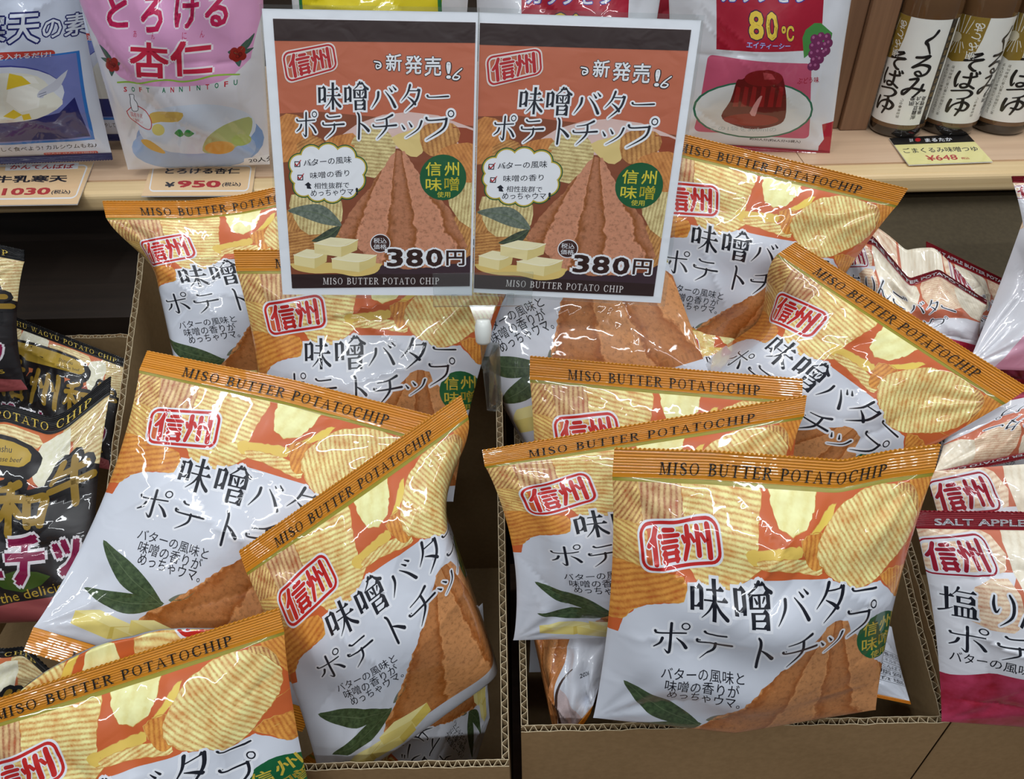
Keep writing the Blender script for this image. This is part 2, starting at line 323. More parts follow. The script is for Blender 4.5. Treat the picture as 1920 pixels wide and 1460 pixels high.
L = {
 'M': (104, [('b', 12, 0, 17, 100), ('q', (12, 0), (28, 0), (56, 98), (48, 98)), ('q', (84, 0), (90, 0), (54, 98), (49, 98)), ('b', 80, 0, 94, 100), _s(14, 2, 12), _s(14, 98, 13), _s(88, 2, 13), _s(87, 98, 16)]),
 'I': (44, _V(22)),
 'S': (70, [_arc((58, 28, 4), (50, 9, 6), (34, 2, 6), (16, 12, 10), (16, 34, 14), (36, 48, 15), (56, 64, 14), (58, 86, 11), (38, 98, 6), (18, 92, 6), (10, 70, 4))]),
 'O': (96, [('e', 48, 50, 42, 52, 29, 47)]),
 'B': (80, _V(20) + [_bowl(0, 48, 66), _bowl(46, 100, 74)]),
 'U': (94, [('b', 12, 0, 25, 70), _s(18, 2), _s(74, 2, 13), _arc((18.5, 66, 13), (26, 90, 9), (46, 99, 6), (66, 90, 5), (74, 66, 5), (74, 2, 5))]),
 'T': (82, [('b', 34, 0, 47, 100), _s(41, 98), ('b', 4, 0, 78, 5), ('q', (4, 0), (9, 0), (7, 24), (4, 24)), ('q', (73, 0), (78, 0), (78, 24), (75, 24))]),
 'E': (76, _V(20) + [('b', 20, 0, 66, 5), ('b', 20, 46, 52, 51), ('b', 20, 95, 68, 100), ('b', 63, 0, 67, 22), ('b', 50, 38, 53, 60), ('b', 66, 76, 70, 100)]),
 'R': (86, _V(20) + [_bowl(0, 50, 70), ('q', (34, 48), (48, 48), (84, 98), (70, 98)), ('b', 66, 95, 90, 100)]),
 'P': (76, _V(20) + [_bowl(0, 54, 70)]),
 'A': (90, [('q', (42, 0), (47, 0), (16, 98), (10, 98)), ('q', (41, 0), (48, 0), (84, 98), (69, 98)), ('b', 22, 62, 62, 67), _s(13, 98, 13), _s(76, 98, 15)]),
 'C': (88, [_arc((76, 30, 4), (70, 10, 6), (48, 1, 6), (24, 14, 10), (14, 50, 14), (24, 86, 10), (48, 99, 6), (70, 88, 5), (78, 70, 4)), ('b', 75, 4, 78, 32)]),
 'H': (100, _V(20) + _V(80) + [('b', 20, 47, 80, 52)]),
 'N': (98, [('b', 14, 0, 19, 100), ('q', (12, 0), (28, 0), (84, 100), (76, 100)), ('b', 79, 0, 84, 100), _s(14, 2, 12), _s(16, 98), _s(82, 2)]),
 'W': (120, [('q', (6, 0), (20, 0), (44, 100), (37, 100)), ('q', (58, 0), (63, 0), (42, 100), (38, 100)), ('q', (54, 0), (68, 0), (90, 100), (84, 100)), ('q', (106, 0), (111, 0), (90, 100), (85, 100)), _s(14, 2), _s(62, 2), _s(108, 2, 12)]),
 'G': (94, [_arc((74, 28, 4), (68, 10, 6), (48, 1, 6), (24, 14, 10), (14, 50, 14), (24, 86, 10), (50, 99, 6), (74, 90, 5)), ('b', 68, 58, 80, 96), _s(74, 58, 14)]),
 'Y': (86, [('q', (6, 0), (20, 0), (50, 52), (38, 54)), ('q', (72, 0), (78, 0), (48, 54), (43, 52)), ('b', 37, 50, 49, 100), _s(13, 2, 14), _s(74, 2, 12), _s(43, 98)]),
 'L': (74, _V(20) + [('b', 20, 95, 66, 100), ('b', 63, 72, 67, 100)]),
 ' ': (44, []),
}
def serif(text, gap=16, bold=0):
    """polygons of a serif line, height 100, starting at x = 0"""
    x = 0; out = []
    for ch in text:
        wd, items = L[ch]
        for s in items:
            if s[0] == 'p': P = stroke_polys(s[1:], bold, len(s) > 3)
            elif s[0] == 'b': P = [[(s[1] - bold / 2, s[2] - bold / 2), (s[3] + bold / 2, s[2] - bold / 2), (s[3] + bold / 2, s[4] + bold / 2), (s[1] - bold / 2, s[4] + bold / 2)]]
            elif s[0] == 'q': P = [list(s[1:])]
            else:
                _, cx, cy, rx, ry, ix, iy = s; P = []
                for k in range(20):
                    a, b = math.pi * k / 10, math.pi * (k + 1) / 10
                    P.append([(cx + p * math.cos(t), cy + q * math.sin(t)) for p, q, t in ((rx, ry, a), (rx, ry, b), (ix, iy, b), (ix, iy, a))])
            out += [[(px + x, py) for px, py in poly] for poly in P]
        x += wd + gap
    return out, x - gap
_TC = {}
def font(text, offset=0.0, res=2):
    """triangles of a text in the built-in typeface, cap height about 0.73, baseline y = 0, y up"""
    key = (text, offset, res)
    if key not in _TC:
        cu = bpy.data.curves.new('lettering', 'FONT'); cu.body = text; cu.size = 1; cu.resolution_u = res; cu.offset = offset
        o = bpy.data.objects.new('lettering', cu); C.objects.link(o)
        dg = bpy.context.evaluated_depsgraph_get(); me = bpy.data.meshes.new_from_object(o.evaluated_get(dg))
        me.calc_loop_triangles()
        T = [[(me.vertices[i].co.x, me.vertices[i].co.y) for i in t.vertices] for t in me.loop_triangles]
        bpy.data.objects.remove(o); bpy.data.curves.remove(cu); bpy.data.meshes.remove(me)
        xs = [p[0] for t in T for p in t] or [0]; ys = [p[1] for t in T for p in t] or [0]
        _TC[key] = (T, (min(xs), min(ys), max(xs), max(ys)))
    return _TC[key]
def quadmap(q):
    """(s, t) in the unit square, t down, to the quad TL TR BR BL"""
    (a, b), (c, d), (e, f), (g, h) = q
    return lambda s, t: ((1 - t) * ((1 - s) * a + s * c) + t * ((1 - s) * g + s * e), (1 - t) * ((1 - s) * b + s * d) + t * ((1 - s) * h + s * f))
def invquad(q):
    """inverse of quadmap, by Newton steps"""
    f = quadmap(q)
    def g(x, y):
        s = t = .5
        for _ in range(12):
            X, Y = f(s, t); e = 1e-4; A = f(s + e, t); B = f(s, t + e)
            a, b, c, d = (A[0] - X) / e, (B[0] - X) / e, (A[1] - Y) / e, (B[1] - Y) / e
            det = a * d - b * c or 1e-9; dx, dy = x - X, y - Y
            s += (d * dx - b * dy) / det; t += (a * dy - c * dx) / det
        return s, t
    return g
class Art:
    """a flat print: polygons in layers, cut on a grid so that they can follow a curved film"""
    def __init__(s, fn, grid=(3.0, 215 / 70)): s.fn = fn; s.grid = grid; s.k = 0; s.P = []; s.mats = []; s.done = None
    def mi(s, m):
        if m not in s.mats: s.mats.append(m)
        return s.mats.index(m)
    def conv(s, pts, m, z, uv=None):
        k = s.mi(m); fn = s.fn
        s.k += 1; s.P.append(([fn(x, y) + (uv(x, y) if uv else (0.0, 0.0)) for x, y in pts], k, z + (s.k % 12) * .025))
    def many(s, polys, m, z, tr=None, uv=None):
        for p in polys: s.conv([tr(*q) for q in p] if tr else p, m, z, uv)
    def poly(s, pts, m, z, uv=None, smooth=0, holes=()):
        pts = [tuple(p) for p in pts]
        if smooth:
            n = len(pts); c = catmull([p + (0,) for p in pts + pts[:3]], smooth); pts = [p[:2] for p in c[smooth:smooth * (n + 1)]]
        loops = [pts] + [list(h) for h in holes]; flat = [p for l in loops for p in l]
        for t in geometry.tessellate_polygon([[Vector((x, y, 0)) for x, y in l] for l in loops]):
            s.conv([flat[i] for i in t], m, z, uv)
    def circle(s, cx, cy, rx, m, z, ry=None, n=28, uv=None):
        s.conv([(cx + rx * math.cos(2 * math.pi * k / n), cy + (ry or rx) * math.sin(2 * math.pi * k / n)) for k in range(n)], m, z, uv)
    def stroke(s, P, m, z, extra=0, smooth=True): s.many(stroke_polys(P, extra, smooth), m, z)
    def ring(s, cx, cy, rx, ry, wd, m, z): s.many(ring_polys(cx, cy, rx, ry, wd), m, z)
    def glyph(s, ch, q, m, z, halo=None, hw=8, bold=0):
        if len(q) == 4 and not isinstance(q[0], tuple): q = [(q[0], q[1]), (q[2], q[1]), (q[2], q[3]), (q[0], q[3])]
        f = quadmap(q); tr = lambda x, y: f(x / 100, y / 100)
        if halo is not None: s.many(glyph_polys(ch, hw * 2 + bold), halo, z - .5, tr)
        s.many(glyph_polys(ch, bold), m, z, tr)
    def text(s, t, q, m, z, offset=0.0, halo=None, ho=.04, bounds=None, res=2):
        """a line of text stretched to fill the quad TL TR BR BL (or a box)"""
        if len(q) == 4 and not isinstance(q[0], tuple): q = [(q[0], q[1]), (q[2], q[1]), (q[2], q[3]), (q[0], q[3])]
        T, b = font(t, 0.0, res); f = quadmap(q); e = abs(offset)
        b = bounds or (b[0] - e, b[1] - e, b[2] + e, b[3] + e)
        tr = lambda x, y: f((x - b[0]) / (b[2] - b[0]), 1 - (y - b[1]) / (b[3] - b[1]))
        def put(r, n, mm, zz):
            for k in range(n):
                dx, dy = r * math.cos(2 * math.pi * (k + .5) / n), r * math.sin(2 * math.pi * (k + .5) / n)
                s.many(T, mm, zz, lambda x, y: tr(x + dx, y + dy))
        if halo is not None: put(e + ho, 8, halo, z - .5)
        put(e, 1 if e < .003 else 4, m, z)
    def serif(s, t, q, m, z, gap=16):
        if len(q) == 4 and not isinstance(q[0], tuple): q = [(q[0], q[1]), (q[2], q[1]), (q[2], q[3]), (q[0], q[3])]
        P, wd = serif(t, gap, 2.5); f = quadmap(q); s.many(P, m, z, lambda x, y: f(x / wd, y / 100))
    def rrect(s, q, r, m, z, wd=None, n=5):
        """rounded rectangle in a quad; r, wd as (x, y) shares of its sides; wd makes it a frame"""
        f = quadmap(q)
        def path(i, j):
            o = []; rx, ry = max(r[0] - i, .01), max(r[1] - j, .01)
            for cx, cy, a in ((1 - i - rx, j + ry, -90), (1 - i - rx, 1 - j - ry, 0), (i + rx, 1 - j - ry, 90), (i + rx, j + ry, 180)):
                for k in range(n + 1):
                    t = math.radians(a + 90 * k / n); o.append((cx + rx * math.cos(t), cy + ry * math.sin(t)))
            return o
        o = path(0, 0)
        if wd is None: s.poly([f(*p) for p in o], m, z); return
        i = path(*wd); N = len(o)
        for k in range(N): s.conv([f(*p) for p in (o[k], o[(k + 1) % N], i[(k + 1) % N], i[k])], m, z)
    def finish(s, clip=None):
        if s.done: return s.done
        def split(poly, ax):
            g = s.grid[ax]; lo = min(p[ax] for p in poly); hi = max(p[ax] for p in poly)
            a, b = math.floor(lo / g + 1e-6), math.ceil(hi / g - 1e-6)
            if b - a <= 1: return [poly]
            out = []; rest = poly
            for k in range(a + 1, b):
                c = k * g; L_, R_ = [], []
                for i, p in enumerate(rest):
                    q = rest[(i + 1) % len(rest)]; dp, dq = p[ax] - c, q[ax] - c
                    if dp <= 0: L_.append(p)
                    if dp >= 0: R_.append(p)
                    if dp * dq < 0:
                        t = dp / (dp - dq); m = tuple(p[j] + (q[j] - p[j]) * t for j in range(4)); L_.append(m); R_.append(m)
                if len(L_) > 2: out.append(L_)
                rest = R_
                if len(rest) < 3: break
            if len(rest) > 2: out.append(rest)
            return out
        def diag(poly):
            if s.grid[0] > 100: return [poly]
            d = [p[0] / s.grid[0] - p[1] / s.grid[1] for p in poly]; c = round(sum(d) / len(d))
            if all(v <= c + 1e-7 for v in d) or all(v >= c - 1e-7 for v in d): return [poly]
            L_, R_ = [], []
            for i, p in enumerate(poly):
                q = poly[(i + 1) % len(poly)]; dp, dq = d[i] - c, d[(i + 1) % len(poly)] - c
                if dp <= 0: L_.append(p)
                if dp >= 0: R_.append(p)
                if dp * dq < 0:
                    t = dp / (dp - dq); m = tuple(p[j] + (q[j] - p[j]) * t for j in range(4)); L_.append(m); R_.append(m)
            return [o for o in (L_, R_) if len(o) > 2]
        def bound(poly, ax, c, sg):
            o = []
            for i, p in enumerate(poly):
                q = poly[(i + 1) % len(poly)]; dp, dq = (p[ax] - c) * sg, (q[ax] - c) * sg
                if dp <= 0: o.append(p)
                if dp * dq < 0:
                    t = dp / (dp - dq); o.append(tuple(p[j] + (q[j] - p[j]) * t for j in range(4)))
            return o
        X, Z, UV, Fc, I = [], [], [], [], []
        for poly, k, z in s.P:
            if clip:
                for ax, c, sg in ((0, clip[0], -1), (0, clip[1], 1), (1, clip[2], -1), (1, clip[3], 1)):
                    poly = bound(poly, ax, c, sg)
                    if len(poly) < 3: break
                if len(poly) < 3: continue
            ar = sum(poly[i][0] * poly[(i + 1) % len(poly)][1] - poly[(i + 1) % len(poly)][0] * poly[i][1] for i in range(len(poly)))
            if abs(ar) < 1e-7: continue
            if ar < 0: poly = poly[::-1]
            for a in split(poly, 0):
                for b in (r for c in split(a, 1) for r in diag(c)):
                    n = len(X); X += [p[:2] for p in b]; UV += [p[2:] for p in b]; Z += [z] * len(b)
                    Fc.append(tuple(range(n, n + len(b)))); I.append(k)
        s.done = (np.array(X), np.array(Z), np.array(UV), Fc, I); return s.done
def ragged(pts, amp, step, seed=0, sm=0):
    """a closed outline smoothed and given a crumbly edge"""
    g = random.Random(seed + len(pts)); pts = [tuple(p) for p in pts]
    if sm:
        n = len(pts); c = catmull([p + (0,) for p in pts + pts[:3]], sm); pts = [p[:2] for p in c[sm:sm * (n + 1)]]
    o = []
    for i, a in enumerate(pts):
        b = pts[(i + 1) % len(pts)]; l = math.hypot(b[0] - a[0], b[1] - a[1]); n = max(1, int(l / step))
        for k in range(n): o.append((a[0] + (b[0] - a[0]) * k / n + g.uniform(-amp, amp), a[1] + (b[1] - a[1]) * k / n + g.uniform(-amp, amp)))
    return o
def rot_uv(ox, oy, ang, per):
    c, sn = math.cos(math.radians(ang)), math.sin(math.radians(ang))
    return lambda x, y: (((x - ox) * c + (y - oy) * sn) / per, (-(x - ox) * sn + (y - oy) * c) / per)

# ------------------------------------------------------------------ prints of the packs
INK = F((20, 22, 34)); WHITE = F((214, 218, 228)); HALO = F((232, 234, 240)); RED = F((196, 34, 30)); GREEN = F((8, 92, 50))
GOLD = F((206, 180, 62)); ORANGE = F((206, 92, 44)); CREAM = BLEND((240, 228, 168), (226, 206, 120), scale=2.5)
CH_L = CHIP((250, 233, 160), (204, 130, 52), (206, 116, 48)); CH_D = CHIP((236, 206, 130), (150, 62, 32)); CH_O = CHIP((226, 158, 70), (186, 98, 36), amt=.85)
CH_P = CHIP((242, 236, 176), (226, 206, 110), amt=.4); MOUND = MISO((206, 142, 88), (166, 92, 34), nrib=11.0)
LEAF = BLEND((44, 62, 34), (78, 98, 62), scale=3.0); BUT1 = F((238, 220, 130)); BUT2 = F((222, 198, 96)); BUT3 = F((246, 234, 160))
def H8(x, y):
    px, py = 900 + x / 2.2326, 820 + y / 2.2326
    yb = float(np.interp(px, [1148, 1300, 1450, 1573, 1680, 1751], [892, 905, 910, 915, 900, 882]))
    xr = 1751 - .27 * (py - 894)
    return ((px - 1148) / (xr - 1148) * 210, 215 - (py - yb) * .3831)
A = MISO_ART = Art(H8)
top = [(480, 90), (1960, 90), (1960, 640), (1745, 655), (1650, 560), (1560, 578), (1490, 560), (1430, 530), (1370, 500), (1290, 482), (1200, 470), (1135, 466), (1118, 490), (1000, 545), (840, 560), (832, 600), (700, 625), (650, 650), (610, 690), (590, 760), (480, 760)]
A.poly(ragged(top, 2.5, 14, 5), BLEND((200, 84, 38), (214, 112, 56), scale=2.0), .5)
EDGE = F((206, 138, 62)); EDGE2 = F((222, 176, 92))
def chip(pts, m, z, ang=0, per=22, sm=3):
    o = ragged(pts, 3.2, 13, int(z * 10), sm); A.poly(o, m, z, rot_uv(pts[0][0], pts[0][1], ang, per))
    for k in range(0, len(o), 1):
        if (k // 5) % 3 < 2: A.stroke([o[k] + (2.5,), o[(k + 1) % len(o)] + (2.5,)], EDGE if (k // 7) % 2 else EDGE2, z + .12, smooth=False)
chip([(480, 150), (690, 150), (700, 240), (670, 330), (600, 420), (480, 430)], CH_D, 1, 40, 17, 0)
chip([(480, 330), (600, 320), (690, 360), (660, 480), (600, 520), (480, 520)], CHIP((232, 204, 120), (190, 110, 54)), 1.3, 115, 17)
chip([(650, 150), (840, 150), (838, 318), (770, 335), (675, 325)], CHIP((226, 196, 140), (160, 70, 44)), 1.6, 4, 24, 0)
chip([(480, 500), (600, 470), (700, 490), (830, 510), (832, 598), (760, 606), (690, 630), (640, 655), (600, 700), (480, 700)], CH_O, 2, 70, 24)
chip([(832, 150), (1162, 150), (1160, 230), (1135, 320), (1118, 400), (1130, 470), (1030, 545), (900, 545), (850, 480), (690, 340), (838, 310)], CH_L, 2.3, 100, 20, 0)
chip([(1080, 405), (1180, 398), (1290, 388), (1300, 425), (1240, 445), (1100, 455)], F((236, 200, 96)), 2.5)
chip([(1118, 440), (1240, 430), (1330, 445), (1385, 478), (1372, 502), (1290, 486), (1200, 474), (1140, 470)], CH_L, 2.8, 75, 17)
chip([(1300, 370), (1390, 350), (1420, 420), (1380, 480), (1330, 470)], CH_O, 3, 10, 20)
chip([(1195, 150), (1395, 150), (1392, 220), (1372, 280), (1330, 335), (1262, 356), (1215, 330), (1196, 260)], CH_P, 3.1, 30, 60, 0)
chip([(1340, 352), (1370, 330), (1440, 270), (1470, 262), (1440, 310), (1380, 352)], F((238, 206, 90)), 3.1)
chip([(1800, 140), (1990, 130), (1990, 480), (1860, 420), (1850, 300), (1800, 220)], CH_O, 3, -20, 18, 0)
chip([(1700, 470), (1990, 380), (1990, 560), (1760, 560), (1690, 560)], F((204, 100, 50)), 3.1)
chip([(1655, 545), (1700, 520), (1990, 520), (1990, 660), (1745, 658)], CH_O, 3.4, 0, 18, 0)
chip([(1364, 432), (1390, 362), (1440, 310), (1520, 252), (1620, 212), (1735, 200), (1812, 232), (1842, 292), (1822, 370), (1770, 440), (1690, 512), (1605, 566), (1535, 578), (1480, 555), (1404, 500)], CH_L, 3.7, -32, 21, 2)
chip([(1740, 205), (1800, 190), (1845, 240), (1835, 290), (1810, 240)], CH_D, 3.9, 0, 16)
A.poly(ragged([(1440, 688), (1400, 700), (1372, 738), (1330, 765), (1235, 862), (1150, 932), (1060, 1040), (962, 1150), (910, 1195), (880, 1250), (860, 1330), (1990, 1330), (1850, 1150), (1700, 1000), (1600, 880), (1560, 800), (1510, 760), (1490, 705)], 4, 14, 3), MOUND, 1, lambda x, y: ((x - 1445) / 180, (y - 660) / 180))
def leaf(fr, to, wd, z, m=LEAF, bend=.12, a=None):
    a = a or A; dx, dy = to[0] - fr[0], to[1] - fr[1]; l = math.hypot(dx, dy); nx, ny = -dy / l, dx / l; P = []
    prof = [(0, 0), (.15, .3), (.35, .5), (.55, .5), (.8, .28), (1, 0)]
    cen = lambda t: (fr[0] + dx * t + nx * bend * l * math.sin(math.pi * t), fr[1] + dy * t + ny * bend * l * math.sin(math.pi * t))
    for t, h in prof: c = cen(t); P.append((c[0] + nx * h * wd, c[1] + ny * h * wd))
    for t, h in prof[-2:0:-1]: c = cen(t); P.append((c[0] - nx * h * wd, c[1] - ny * h * wd))
    a.poly(P, m, z, rot_uv(fr[0], fr[1], 0, 60), smooth=3)
    a.stroke([cen(0) + (2.5,), cen(.5) + (3,), cen(1) + (1,)], F((96, 112, 78)), z + .3)
leaf((950, 1160), (636, 962), 92, 1.6, bend=-.05); leaf((955, 1150), (640, 1190), 88, 1.4, bend=-.1)
leaf((970, 1130), (1062, 1062), 46, .8, F((112, 118, 104)))
for x, y, wd, z in ((650, 1262, 220, 1.6), (800, 1290, 190, 1.9), (850, 1236, 230, 2.1)):
    t = [(x, y + 30), (x + wd * .36, y), (x + wd, y + 26), (x + wd * .62, y + 60)]; h = 62
    A.poly(t, BUT3, z); A.poly([t[0], t[3], (t[3][0], t[3][1] + h), (t[0][0] + 3, t[0][1] + h)], BUT1, z); A.poly([t[3], t[2], (t[2][0] - 4, t[2][1] + h), (t[3][0], t[3][1] + h)], BUT2, z)
A.circle(1655, 808, 112, GREEN, 2.2, 112)
for ch, b in (('信', (1570, 730, 1645, 800)), ('州', (1655, 722, 1735, 795)), ('味', (1568, 810, 1648, 875)), ('噌', (1655, 805, 1740, 872))): A.text(ch, b, GOLD, 2.6, .012)
A.text('使用', (1612, 880, 1700, 915), GOLD, 2.6)
def stamp(a, q, ink, halo, z, rr=(.13, .26), frame=.04):
    f = quadmap(q); g = lambda s, t: f(s, t)
    o = [g(-.025, -.045), g(1.025, -.045), g(1.025, 1.045), g(-.025, 1.045)]
    a.rrect(o, rr, halo, z - .6, (.085, .16)); a.rrect(q, rr, ink, z, (frame, frame * 1.9))
    for ch, x0, x1 in (('信', .1, .49), ('州', .52, .91)):
        a.glyph(ch, [g(x0, .15), g(x1, .15), g(x1, .86), g(x0, .86)], ink, z, halo, 4, 1.5)
stamp(A, [(652, 332), (966, 300), (984, 462), (668, 496)], RED, HALO, 5)
for ch, b in (('味', (846, 505, 1000, 668)), ('噌', (1018, 505, 1172, 672)), ('バ', (1182, 545, 1330, 672)), ('タ', (1346, 528, 1500, 680)), ('ー', (1512, 535, 1632, 640)), ('ポ', (722, 680, 866, 815)), ('テ', (888, 694, 1028, 832)), ('ト', (1074, 698, 1190, 842)), ('チ', (1214, 698, 1362, 852)), ('ッ', (1362, 712, 1478, 820)), ('プ', (1490, 626, 1622, 784))):
    A.glyph(ch, b, INK, 5, HALO, 7)
for t, b in (('バターの風味と', (765, 868, 1082, 918)), ('味噌の香りが', (784, 918, 1064, 972)), ('めっちゃウマ。', (800, 966, 1070, 1022))): A.text(t, b, INK, 4, .004, bounds=(0, -.1, font(t)[1][2], .85))
A.P.append(([(0, 212.6, 0, 0), (210, 212.6, 0, 0), (210, 215, 0, 0), (0, 215, 0, 0)], A.mi(F((150, 140, 44))), 4.2))
MISO_ART.finish((0, 210, 0, 215))

# backs of the miso pack: white, mound wrapped over one side and a date; white with a small table
B = MISO_BACK = Art(lambda x, y: (x, 215 - y))
B.poly([(84, 215), (100, 160), (112, 120), (128, 90), (150, 30), (180, 10), (210, 10), (210, 215)], MOUND, 1, lambda x, y: ((x - 190) / 40, (y - 20) / 40))
B.poly([(60, 0), (150, 0), (140, 60), (120, 80)], BLEND((214, 198, 200), (196, 176, 176), scale=4), .8, rot_uv(0, 0, 30, 6)); B.stroke([(150, 0, 6), (140, 50, 7), (112, 92, 5), (80, 104, 2)], F((66, 44, 36)), 1.4)
B.text('2026.', [(62, 90), (34, 90), (34, 81), (62, 81)], INK, 1, .02); B.text('賞味期限', [(66, 170), (38, 170), (38, 164), (66, 164)], INK, 1)
MISO_BACK.finish((0, 210, 0, 215))
B = MISO_TABLE = Art(lambda x, y: (x, 215 - y))
for i in range(6): B.stroke([(150, 90 + i * 17, 1), (208, 90 + i * 17, 1)], INK, 1, smooth=False)
B.stroke([(150, 90, 1), (150, 175, 1)], INK, 1, smooth=False)
for i, t in enumerate(('栄養成分', 'エネルギー', 'たんぱく', '脂質', '食塩')): B.text(t, (155, 93 + i * 17, 206, 104 + i * 17), INK, 1)
MISO_TABLE.finish((0, 210, 0, 215))

def seal_art(text, mat, kind, x0=30, x1=178, y0=217.6, y1=225.4):
    a = Art(lambda x, y: (x, y))
    if kind == 'serif': a.serif(text, [(x0, y1), (x1, y1), (x1, y0), (x0, y0)], mat, 0)
    else: a.text(text, [(x0, y1), (x1, y1), (x1, y0), (x0, y0)], mat, 0, .03)
    a.finish(); return a
SEAL_MISO = F((218, 140, 28)); SEAL_RED = F((140, 12, 30)); SEAL_BLACK = F((16, 15, 18))
TEXT_MISO = seal_art('MISO BUTTER POTATOCHIP', F((18, 16, 18), 'ink'), 'serif'); TEXT_APPLE = seal_art('SALT APPLE BUTTER POTATO CHIP', HALO, 'sans', 12, 198, 219, 226)
TEXT_WAGYU = seal_art('SHINSHU WAGYU POTATO CHIP', F((226, 196, 84)), 'serif', 14, 196, 219, 227)

# ------------------------------------------------------------------ a sealed pillow pack
W0, H0 = 210.0, 215.0
class Pack:
    def __init__(s, px, d, H=.024, Hb=.022, pinch=.07, y0=0, top=None, bot=None, seed=1, back_up=0, wr=1.0, fold_l=None, fold_r=None, fold_a=75):
        s.fl, s.fr, s.fa = fold_l, fold_r, math.radians(fold_a)
        if not isinstance(d, (list, tuple)): d = [d] * 4
        s.TL, s.TR, s.BL, s.BR = [np.array(at(p[0], p[1], k)) for p, k in zip(px, d)]
        up = (s.TL + s.TR - s.BL - s.BR); s.up = up / np.linalg.norm(up)
        r = (s.TR - s.TL + s.BR - s.BL); n = np.cross(r, s.up); s.n = n / np.linalg.norm(n)
        s.H, s.Hb, s.pinch, s.y0, s.top, s.bot, s.back_up, s.wr = H, Hb, pinch, y0, top, bot, back_up, wr
        g = np.random.RandomState(seed); s.off = g.rand(2) * 5
        s.waves = [(g.randn() * 1.8, g.randn() * 1.8, g.rand() * 6.3, .0011 * (.4 + g.rand())) for _ in range(6)]
        s.gath = [(g.rand(), g.randn() * .35, (.0022 if k % 2 else -.0018) * (.4 + g.rand()), .02 + .018 * g.rand()) for k in range(10)]
        s.fans = [(c, 5 + 3 * g.rand(), g.rand() * 6.3, .0026 * (.6 + .6 * g.rand())) for c in ((0, 1), (1, 1), (0, 0), (1, 0))]
        s.lines = [(g.rand(), g.rand(), g.rand() * 3.14, .0017 * g.choice([-1, 1]) * (.5 + .8 * g.rand()), .014 + .022 * g.rand(), .12 + .18 * g.rand()) for _ in range(13)]
    def bend(s, spec, u):
        if spec is None: return 0, 0
        U = [p[0] for p in spec]; f = np.linspace(-.1, 1.1, 241)
        a = np.interp(f, U, [p[1] for p in spec]); b = np.interp(f, U, [p[2] for p in spec])
        k = np.ones(9) / 9; a = np.convolve(np.pad(a, 4, 'edge'), k, 'valid'); b = np.convolve(np.pad(b, 4, 'edge'), k, 'valid')
        return np.interp(u, f, a), np.interp(u, f, b)
    def surf(s, x, y, side=1):
        u = x / W0; v = (y - s.y0) / (H0 - s.y0); vb = np.clip(v, 0, 1); ub = np.clip(u, 0, 1)
        env = np.sin(np.pi * vb); uu = .5 + (u - .5) * (1 - s.pinch * env ** .8)
        wf = np.clip((1 - vb) / .35, 0, 1); wf = wf * wf * (3 - 2 * wf); back = 0
        for lim, sg in ((s.fl, -1), (s.fr, 1)):        # sides bent round, away from the front
            if lim is not None:
                ex = np.logaddexp(0, sg * (uu - lim) / .025) * .025 * wf
                uu = uu - sg * ex * (1 - math.cos(s.fa)); back = back + ex * math.sin(s.fa) * np.linalg.norm(s.TR - s.TL)
        c = lambda a: np.asarray(a)[..., None]
        P = c((1 - v) * (1 - uu)) * s.BL + c((1 - v) * uu) * s.BR + c(v * (1 - uu)) * s.TL + c(v * uu) * s.TR
        a, b = s.bend(s.top, u); k = vb ** 2
        P = P + c(a * k) * s.up + c(b * k) * s.n
        a, b = s.bend(s.bot, u); k = (1 - vb) ** 2
        P = P + c(a * k) * s.up + c(b * k) * s.n
        eu = np.sin(np.pi * ub)
        h = (s.H if side > 0 else -s.Hb) * eu ** .72 * env ** .72
        wv = 0
        for fx, fy, ph, am in s.waves: wv = wv + am * np.sin(2 * np.pi * (fx * u + fy * v) + ph + (0 if side > 0 else 2))
        for uk, sk, am, sg in s.gath:
            wv = wv + am * np.exp(-((u - uk - sk * (1 - vb)) / sg) ** 2) * np.exp(-(1 - vb) / .15)
        for (cx, cy), nn, ph, am in s.fans:
            dx, dy = np.abs(u - cx), np.abs(vb - cy); r = np.hypot(dx, dy)
            wv = wv + am * np.sin(np.arctan2(dy, dx) * nn * 2 + ph) * np.exp(-r / .2) * np.clip(r / .08, 0, 1)
        for cx, cy, an, am, sg, ln in s.lines:
            ca, sa = np.cos(an), np.sin(an); q = (u - cx) * ca + (vb - cy) * sa; t = -(u - cx) * sa + (vb - cy) * ca
            wv = wv + am * np.exp(-np.abs(t) / sg) * np.exp(-(q / ln) ** 2)
        h = h + (wv * s.wr) * np.minimum(1, 2.2 * eu) * np.minimum(1, 2.2 * env) * (1 if side > 0 else .8)
        P = P + c(h - back) * s.n
        if side < 0 and s.back_up: P = P + c(s.back_up * eu ** .6 * np.exp(-((vb - .86) / .13) ** 2) * np.minimum(1, 3 * env)) * s.up
        return P
    def frame(s, x, y, side=1, fn=None):
        fn = fn or s.surf; e = .35
        a = fn(x + e, y, side) - fn(x - e, y, side); b = fn(x, y + e, side) - fn(x, y - e, side)
        n = np.cross(a, b) * side; l = np.linalg.norm(n, axis=-1, keepdims=True); return n / np.maximum(l, 1e-12)
    def ribs(s, x, y, side=1):
        t = np.clip(np.abs(y - np.clip(y, s.y0, H0)) / s.sl, 0, 1)
        P = s.surf(x, y, side); r = .00042 * np.sin((y - H0) / 1.9 * 2 * np.pi) * np.clip((t - .12) * 12, 0, 1)
        return P + (r + side * .0004)[..., None] * s.n
